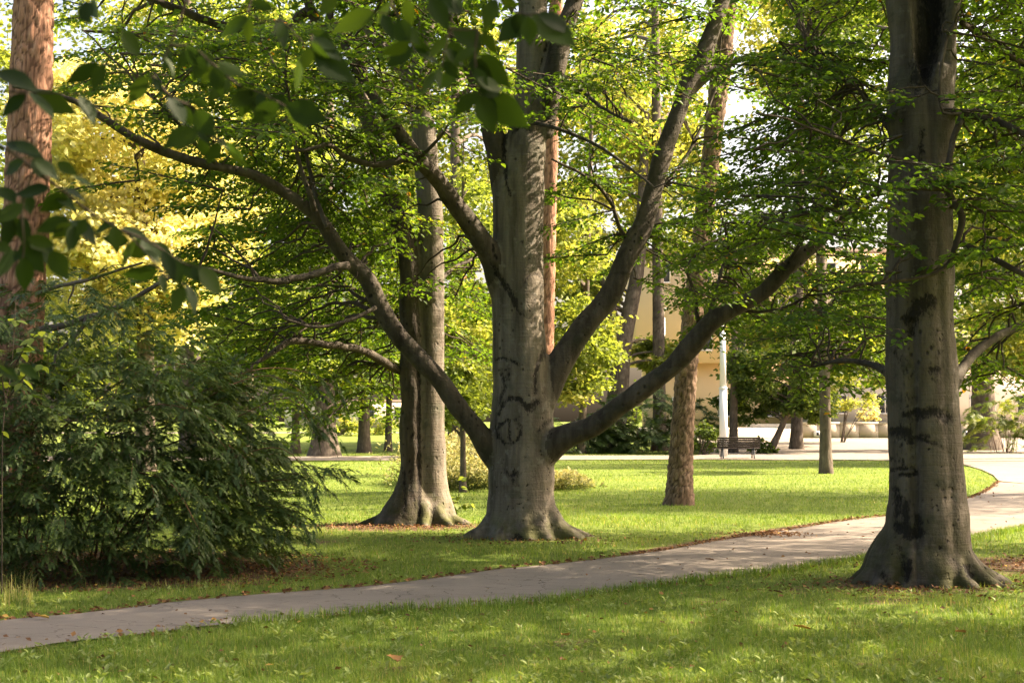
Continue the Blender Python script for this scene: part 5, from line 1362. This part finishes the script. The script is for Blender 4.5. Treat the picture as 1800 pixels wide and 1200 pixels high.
t = np.clip(0.40 + 0.34 * pat + 0.25 * pat2 + R.normal(0, 0.2, len(X)) + 0.25 * d, 0, 0.97); t[R.uniform(size=len(X)) < 0.03] = 1.0
W_ = R.uniform(0.0025, 0.0055, len(X)) * (Y_ / 10); H = np.clip(H, 0.02, 0.2)
k = Y_ < 12.5
tag(add('near_grass', blades('near_grass', X[k], Y_[k], H[k], W_[k], t[k], 'grass')), 'short mown grass of the near lawn', 'grass', kind='stuff')
k = ~k
tag(add('middle_grass', blades('middle_grass', X[k], Y_[k], H[k], W_[k] * 1.3, t[k], 'grass', 1)), 'short grass round the feet of the three beeches', 'grass', kind='stuff')
X, Y_ = lawn_points(100000, 22.0, 75.0)
pat = vnoise(np.stack([X, Y_, np.zeros(len(X))], 1), 0.5)
me = blades('far_grass', X, Y_, np.clip((0.055 + 0.03 * pat) * R.uniform(0.5, 1.4, len(X)), 0.02, 0.14), R.uniform(0.004, 0.007, len(X)) * (Y_ / 11), np.clip(0.38 + 0.4 * pat + R.normal(0, 0.2, len(X)), 0, 0.97), 'grass', 1)
tag(add('far_grass', me), 'sunlit grass of the lawn beyond the central beech', 'grass', kind='stuff')
# taller tufts hanging over the near edge of the path
q = ne[R.integers(20, NS - 30, 9000)] + 0; off = R.exponential(0.10, len(q)) - 0.02
X = q[:, 0] + R.normal(0, 0.05, len(q)) - wd[30, 0] * off; Y_ = q[:, 1] + R.normal(0, 0.05, len(q)) - wd[30, 1] * off
me = blades('edge_grass', X, Y_, R.uniform(0.05, 0.13, len(X)), R.uniform(0.004, 0.009, len(X)), np.clip(R.normal(0.42, 0.2, len(X)), 0, 0.95), 'grass')
tag(add('edge_grass', me), 'longer grass fringing the near edge of the path', 'grass', kind='stuff')
# broad-leaved weeds: clover, plantain, dandelion rosettes
X, Y_ = lawn_points(2600, 8.0, 18.0)
w = vnoise(np.stack([X, Y_, np.full(len(X), 4.0)], 1), 0.8); k = (w + R.normal(0, 0.25, len(X)) > 0.0) & (dirt_at(X, Y_) < 0.5); X, Y_ = X[k], Y_[k]
nl = 6; n = len(X) * nl
XX = np.repeat(X, nl); YYa = np.repeat(Y_, nl); zz = np.repeat(ground_height(X, Y_), nl)
a = R.uniform(0, 6.28, n); L = R.uniform(0.025, 0.06, n)
d = np.stack([np.cos(a), np.sin(a), R.uniform(0.25, 1.1, n)], 1); nm = np.stack([-0.6 * np.cos(a), -0.6 * np.sin(a), np.ones(n)], 1) + R.normal(0, 0.15, (n, 3))
me = leaf_mesh('lawn_weeds', np.stack([XX + 0.012 * np.cos(a), YYa + 0.012 * np.sin(a), zz + R.uniform(0.0, 0.05, n)], 1), d, nm, L, L * R.uniform(0.32, 0.6, n), np.clip(R.normal(0.45, 0.25, n), 0, 1), M['weed'], True)
tag(add('lawn_weeds', me), 'broad-leaved clover and plantain growing through the near lawn', 'weeds', kind='stuff')
# tall pale herbs in the sun behind the central beech
Xs = []; Ys = []
for px0, px1, ya, yb, n in ((745, 865, 33.5, 39, 4600), (965, 1025, 33.5, 36, 900)):
    yy = np.clip(R.normal(0.5 * (ya + yb), (yb - ya) * 0.3, n), ya - 0.6, yb + 1); xx = (R.normal(0.5 * (px0 + px1), (px1 - px0) * 0.33, n) - 900) / FPX * yy
    Xs.append(xx); Ys.append(yy)
Xs = np.concatenate(Xs); Ys = np.concatenate(Ys)
hh = np.where(Xs < 0, np.interp(Ys, [33.5, 36, 39], [0.5, 0.95, 1.25]), 0.3 * np.exp(-((Xs - 1.35) / 0.5) ** 2) + 0.06) * R.uniform(0.6, 1.15, len(Xs))
n = len(Xs); LV = Leaves(); m = 8
tt = R.uniform(0.1, 1, (n, m)); pz = hh[:, None] * tt
p = np.stack([Xs[:, None] + R.normal(0, 0.03, (n, m)), Ys[:, None] + R.normal(0, 0.03, (n, m)), pz], 2).reshape(-1, 3)
d = rdirs(n * m, 0.4); d[:, 2] += 0.55
L = R.uniform(0.08, 0.14, n * m)
LV.put(p, d, rdirs(n * m), L, L * 0.42, np.clip((tt * 0.75 + R.normal(0, 0.15, (n, m))).reshape(-1), 0, 1))
tag(add('tall_herbs', LV.mesh('tall_herbs', M['straw'], (0, 0, 0), False)), 'tall pale seeding herbs in the sun behind the central beech', 'herbs', kind='stuff')
# dry grass stalks at the yew's foot
n = 320; g = np.array([G(*p) for p in np.stack([R.uniform(-60, 60, n), R.uniform(1030, 1078, n)], 1)])
me = blades('dry_grass', g[:, 0], g[:, 1], R.uniform(0.08, 0.26, n), R.uniform(0.003, 0.006, n), R.uniform(0.85, 1, n), 'grass', 2, 0.5)
tag(add('dry_grass', me), 'dry tan grass stalks at the foot of the yew, far left', 'grass', kind='stuff')

# ------------------------------------------------------------------ fallen leaves
def litter_pts():
    out = []
    i = R.integers(0, NS, 3400); o = np.abs(R.normal(0, 0.20, len(i))) - 0.05
    out.append((fe[i, 0] - wd[i, 0] * (R.normal(0, .10, len(i))) + wd[i, 0] * o * 0.7, fe[i, 1] + wd[i, 1] * (R.normal(0, .10, len(i)))))
    i = R.integers(0, NS, 900); out.append((ne[i, 0] + R.normal(0, 0.08, len(i)), ne[i, 1] + R.normal(0, 0.08, len(i))))
    i = R.integers(0, NS, 170); t = R.uniform(0, 1, len(i))[:, None]; q = ne[i] * (1 - t) + fe[i] * t; out.append((q[:, 0], q[:, 1]))
    n = 4200; a = R.uniform(0, 6.28, n); r = np.sqrt(R.uniform(0, 1, n)); out.append((YEW[0] + 3.0 * r * np.cos(a), YEW[1] + 2.15 * r * np.sin(a)))
    for c, n, s in ((S0 + [-0.3, -0.7, 0], 1000, 0.5), (C0 + [0, -.4, 0], 500, 0.6), (T0 + [-.2, -.5, 0], 800, 0.6), (T0 + [2.0, 1.6, 0], 900, 0.7)):
        out.append((c[0] + R.normal(0, s * 1.4, n), c[1] + R.normal(0, s * 0.8, n)))
    g = G(1345, 942); out.append((g[0] + R.normal(0, 0.28, 700), g[1] + R.normal(0, 0.25, 700)))
    X, Y = lawn_points(700, 8, 20); out.append((X, Y))
    return np.concatenate([a for a, _ in out]), np.concatenate([b for _, b in out])
X, Y_ = litter_pts(); n = len(X)
inp = inside(path_poly[::2], X, Y_)
z = np.where(inp, 0.038, ground_height(X, Y_) + R.uniform(0.004, 0.03, n))
d = rdirs(n, 0.15); nm = rdirs(n, 0.2); nm[:, 2] = 1.0
L = R.uniform(0.022, 0.06, n)
me = leaf_mesh('fallen_leaves', np.stack([X, Y_, z], 1), d, nm, L, L * R.uniform(0.5, 0.75, n), np.clip(R.beta(1.6, 2.4, n), 0, 1), M['litter'], False, 0.2, -0.1)
tag(add('fallen_leaves', me), 'brown fallen leaves along the path edges and under the trees', 'leaf litter', kind='stuff')
# the few large leaves one can pick out
def big_leaf_mesh(L, tintv, lobes=0):
    k = 11; V = []; F = []
    for i in range(k):
        t = i / (k - 1); w = 0.34 * L * math.sin(math.pi * t ** 0.85) * (1 + lobes * math.sin(t * 15)) + 0.001
        V += [(-w, t * L, 0.25 * w + 0.02), (0, t * L, 0.012), (w, t * L, 0.3 * w + 0.016)]
        if i: a = 3 * i; F += [(a - 3, a - 2, a + 1, a), (a - 2, a - 1, a + 2, a + 1)]
    return make_mesh('fallen_leaf', V, np.array(F).ravel(), np.full(len(F), 4), M['litter'], True, {'tint': np.full(len(V), tintv)})
for px, py, L, tv, rz, lab in ((1425, 1124, 0.13, 0.95, 1.2, 'orange fallen leaf on the near lawn left of the stained beech foot'), (698, 1184, 0.14, 0.78, 0.4, 'curled brown fallen leaf at the bottom edge of the near lawn'),
                               (1698, 1130, 0.10, 0.8, 2.0, 'pale brown fallen leaf on the near lawn below the stained beech'), (1255, 990, 0.10, 0.05, 1.5, 'dark fallen leaf lying on the path, left of the stained beech'),
                               (1375, 1057, 0.09, 0.1, 0.9, 'small dark red fallen leaf in the grass just below the path'), (85, 1094, 0.12, 1.0, 1.4, 'yellow fallen leaf on the path at far left'), (1000, 1135, 0.10, 0.9, 2.6, 'tan fallen leaf beside the bare patch on the near lawn')):
    g = G(px, py); o = add('fallen_leaf', big_leaf_mesh(L, tv, 0.25)); o.location = (g[0], g[1], float(ground_height(np.array([g[0]]), np.array([g[1]]))[0]) + 0.045)
    o.rotation_euler = (0.15, 0.1, rz); tag(o, lab, 'fallen leaf', 'single fallen leaves')

# ------------------------------------------------------------------ beech overhanging the viewpoint: its twigs hang into the upper left
fb = np.array([-3.6, 0.6, 0.0])
ft = empty('beech_tree', fb); tag(ft, 'beech beside the viewpoint whose dark leafy twigs hang across the upper left', 'tree')
tp = np.array([(fb[0], fb[1], -0.1, 0.33), (fb[0], fb[1], 1.5, 0.27), (fb[0] + .1, fb[1], 3.2, 0.25), (fb[0], fb[1] + .1, 6, 0.2), (fb[0], fb[1], 9, 0.1)])
q = catmull(tp, 60); V_, F_ = tube(q[:, :3] - fb, q[:, 3] * (1 + 0.5 * np.exp(-np.clip(q[:, 2], 0, 9) / 0.35)), 24)
b = MB(); b.put(V_, F_); b.build('trunk', M['beech_bark'], ft, True)
LV = Leaves(); cloud(LV, (fb[0] + 1.5, fb[1] + 0.6, 8.0), (4.4, 4.2, 3.0), 15000, 0.16, 0.4, 50)
tag(add('crown', LV.mesh('crown', M['beech_leaf'], fb, False), ft), kind='stuff')
YF = 2.55
def fp(x, y, dy=0.0): return P(x, y, YF + dy)
hub = np.array([-1.2, 1.9, 3.3])
b = MB(); b.tube(catmull([(fb[0], fb[1], 3.0), (-2.4, 1.3, 3.35), hub, (-0.5, 2.4, 2.85), (0.2, 2.6, 2.7)], 24) - fb, np.linspace(0.06, 0.012, 24), 10); b.build('branch', M['beech_bark'], ft, True)
twg = [[hub, fp(250, -260), fp(330, -40), fp(322, 15), fp(300, 80), fp(268, 135), fp(225, 130), fp(180, 112)], [fp(300, 80), fp(340, 85), fp(372, 112), fp(384, 122)], [fp(268, 135), fp(300, 170), fp(340, 192), fp(345, 225), fp(392, 250)],
       [(-0.75, 2.2, 3.0), fp(420, -120), fp(437, 30), fp(490, 32), fp(545, 92), fp(552, 100)], [fp(372, 112), fp(420, 150), fp(455, 162), fp(502, 187)], [fp(545, 92), fp(548, 60)],
       [(-0.5, 2.4, 2.85), fp(640, -100), fp(690, 10), fp(665, 24), fp(655, 22)], [(-0.2, 2.5, 2.77), fp(740, -90), fp(770, 10), fp(790, 50), fp(840, 52)], [fp(790, 50), fp(775, 122)], [fp(840, 52), fp(835, 100), fp(842, 165), fp(858, 168)],
       [(0.0, 2.55, 2.75), fp(870, -60), fp(890, 10), fp(925, 26), fp(945, 25)], [fp(690, 10), fp(725, 80), fp(730, 86)],
       [(-2.2, 1.6, 3.2), fp(-300, 40), fp(-60, 150), fp(45, 162), fp(140, 166)], [fp(-300, 40, -.1), fp(-120, 200), fp(0, 255), fp(60, 298), (fp(110, 335)), fp(165, 378), fp(215, 405), fp(262, 450), fp(290, 485), fp(324, 500)],
       [fp(60, 298), fp(40, 360), fp(42, 425), fp(40, 455)], [fp(165, 378), fp(130, 392), fp(118, 386)], [fp(215, 405), fp(262, 425), fp(322, 462), fp(350, 470)], [fp(-120, 200), fp(-90, 400), fp(-40, 580), fp(0, 640), fp(35, 640)]]
for s in twg:
    b = MB(); qq = catmull(np.array([np.asarray(x, float) for x in s]), 24); b.tube(qq - fb, np.linspace(0.0042, 0.0016, 24) if len(s) > 4 else np.linspace(0.0026, 0.0014, 24), 6, False)
    b.build('twig', M['twig'], ft, True)
FL = [(45, 165, 0, 205), (50, 160, 100, 207), (60, 165, 135, 200), (-8, 126, 70, 150), (140, 168, 173, 218), (150, -4, 125, 30), (150, 2, 157, 46), (160, 0, 178, 35), (215, 55, 245, 102), (292, 78, 252, 87), (297, 85, 292, 127), (370, 110, 318, 118),
      (172, 110, 117, 150), (182, 112, 162, 162), (262, 135, 222, 184), (270, 137, 284, 162), (377, 117, 387, 168), (383, 108, 432, 142), (340, 176, 368, 190), (342, 195, 382, 242), (452, 160, 403, 187), (456, 165, 460, 192),
      (437, 30, 380, 62), (437, 32, 435, 77), (490, 30, 502, 88), (545, 55, 592, 86), (535, 95, 514, 166), (550, 92, 627, 142), (500, 187, 480, 217), (500, 187, 543, 252), (505, 185, 577, 217), (335, 222, 288, 266), (345, 225, 310, 268),
      (390, 250, 358, 292), (395, 250, 447, 292), (398, 260, 433, 302), (10, 250, 78, 272), (45, 260, 80, 284), (60, 275, 4, 287), (55, 280, 84, 317), (60, 280, 107, 312), (100, 285, 137, 307), (88, 330, 26, 347), (0, 328, 28, 362), (130, 310, 165, 332),
      (110, 330, 156, 347), (100, 345, 134, 362), (-5, 366, 42, 418), (122, 384, 60, 408), (130, 395, 122, 444), (48, 418, 100, 432), (55, 420, 104, 467), (42, 452, 45, 514), (-10, 428, 24, 442), (20, 440, -6, 488), (35, 430, 80, 482), (90, 440, 120, 494),
      (135, 390, 174, 427), (203, 392, 158, 405), (238, 424, 204, 467), (276, 474, 210, 488), (282, 480, 292, 517), (322, 500, 303, 552), (327, 500, 352, 553), (320, 462, 362, 494), (350, 470, 394, 520), (228, 424, 178, 417), (213, 400, 264, 427), (262, 425, 307, 462),
      (-4, 640, 36, 668), (35, 640, 66, 662), (662, 22, 578, 50), (672, 25, 692, 70), (728, 85, 777, 113), (715, -3, 722, 50), (755, -3, 792, 52), (800, -8, 812, 30), (872, -3, 848, 52), (924, 28, 873, 78), (928, 28, 931, 82), (935, 28, 1012, 88), (945, 25, 1014, 52),
      (838, 50, 828, 110), (848, 55, 872, 97), (832, 100, 836, 137), (845, 95, 897, 157), (770, 125, 736, 167), (806, 121, 766, 157), (836, 165, 797, 202), (842, 168, 870, 234), (846, 168, 874, 204), (858, 168, 934, 224), (590, -8, 560, 30), (20, 380, 8, 440), (250, 440, 285, 452)]
for s in twg:   # further leaves along the twigs
    qq = catmull(np.array([np.asarray(x, float) for x in s]), 24)
    for k in range(6, 24, 3):
        p_ = proj(qq[k:k + 1])[0]
        if qq[k, 1] < 2.4 or not (-40 < p_[0] < 980) or not (-40 < p_[1] < 640): continue
        ang = R.uniform(0.2, 2.9); ln = R.uniform(40, 66)
        FL.append((p_[0], p_[1], p_[0] + ln * math.cos(ang), p_[1] + ln * 0.9 * math.sin(ang)))
def fg_leaf(v):
    k = 11; V = []; F = []
    asp = (0.23, 0.26, 0.28, 0.21)[v]; curl = (0.10, 0.2, -0.08, 0.28)[v]
    for i in range(k):
        t = i / (k - 1); w = asp * math.sin(math.pi * t ** 0.82) ** 1.0 * (1 + 0.05 * (i % 2)) * (1 - 0.25 * t ** 4) + 0.004
        z = -curl * t * t
        V += [(-w, t, z + 0.16 * w), (-w * 0.5, t + 0.02, z + 0.05 * w + 0.012 * (i % 2)), (0, t, z), (w * 0.5, t + 0.02, z + 0.05 * w + 0.012 * (i % 2)), (w, t, z + 0.16 * w)]
        if i:
            a = 5 * i
            for c in range(4): F.append((a - 5 + c, a - 4 + c, a + 1 + c, a + c))
    return V, F
fgm = []
for v in range(4):
    for t in (0.15, 0.5, 0.85):
        Vv, Fv = fg_leaf(v)
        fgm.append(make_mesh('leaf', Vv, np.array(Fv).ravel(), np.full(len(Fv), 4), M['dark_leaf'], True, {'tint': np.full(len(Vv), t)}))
for i, (x0, y0, x1, y1) in enumerate(FL):
    dy = R.normal(0, 0.04)
    a = fp(x0, y0, dy); e = fp(x1, y1, dy + R.normal(0, 0.012))
    a = a + (fp(x0, y0) - a) * 0.0
    L = np.linalg.norm(e - a); d = (e - a) / L
    view = -(a - np.array([0, 0, CAMZ])); view /= np.linalg.norm(view)
    nrm = view * 0.75 + R.normal(0, 0.35, 3) + np.array([0, 0, 0.35]); nrm -= d * nrm.dot(d); nrm /= np.linalg.norm(nrm)
    xax = np.cross(d, nrm)
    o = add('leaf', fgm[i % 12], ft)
    o.matrix_local = Matrix(((xax[0] * L, d[0] * L, nrm[0] * L, a[0] - fb[0]), (xax[1] * L, d[1] * L, nrm[1] * L, a[1] - fb[1]), (xax[2] * L, d[2] * L, nrm[2] * L, a[2] - fb[2]), (0, 0, 0, 1)))
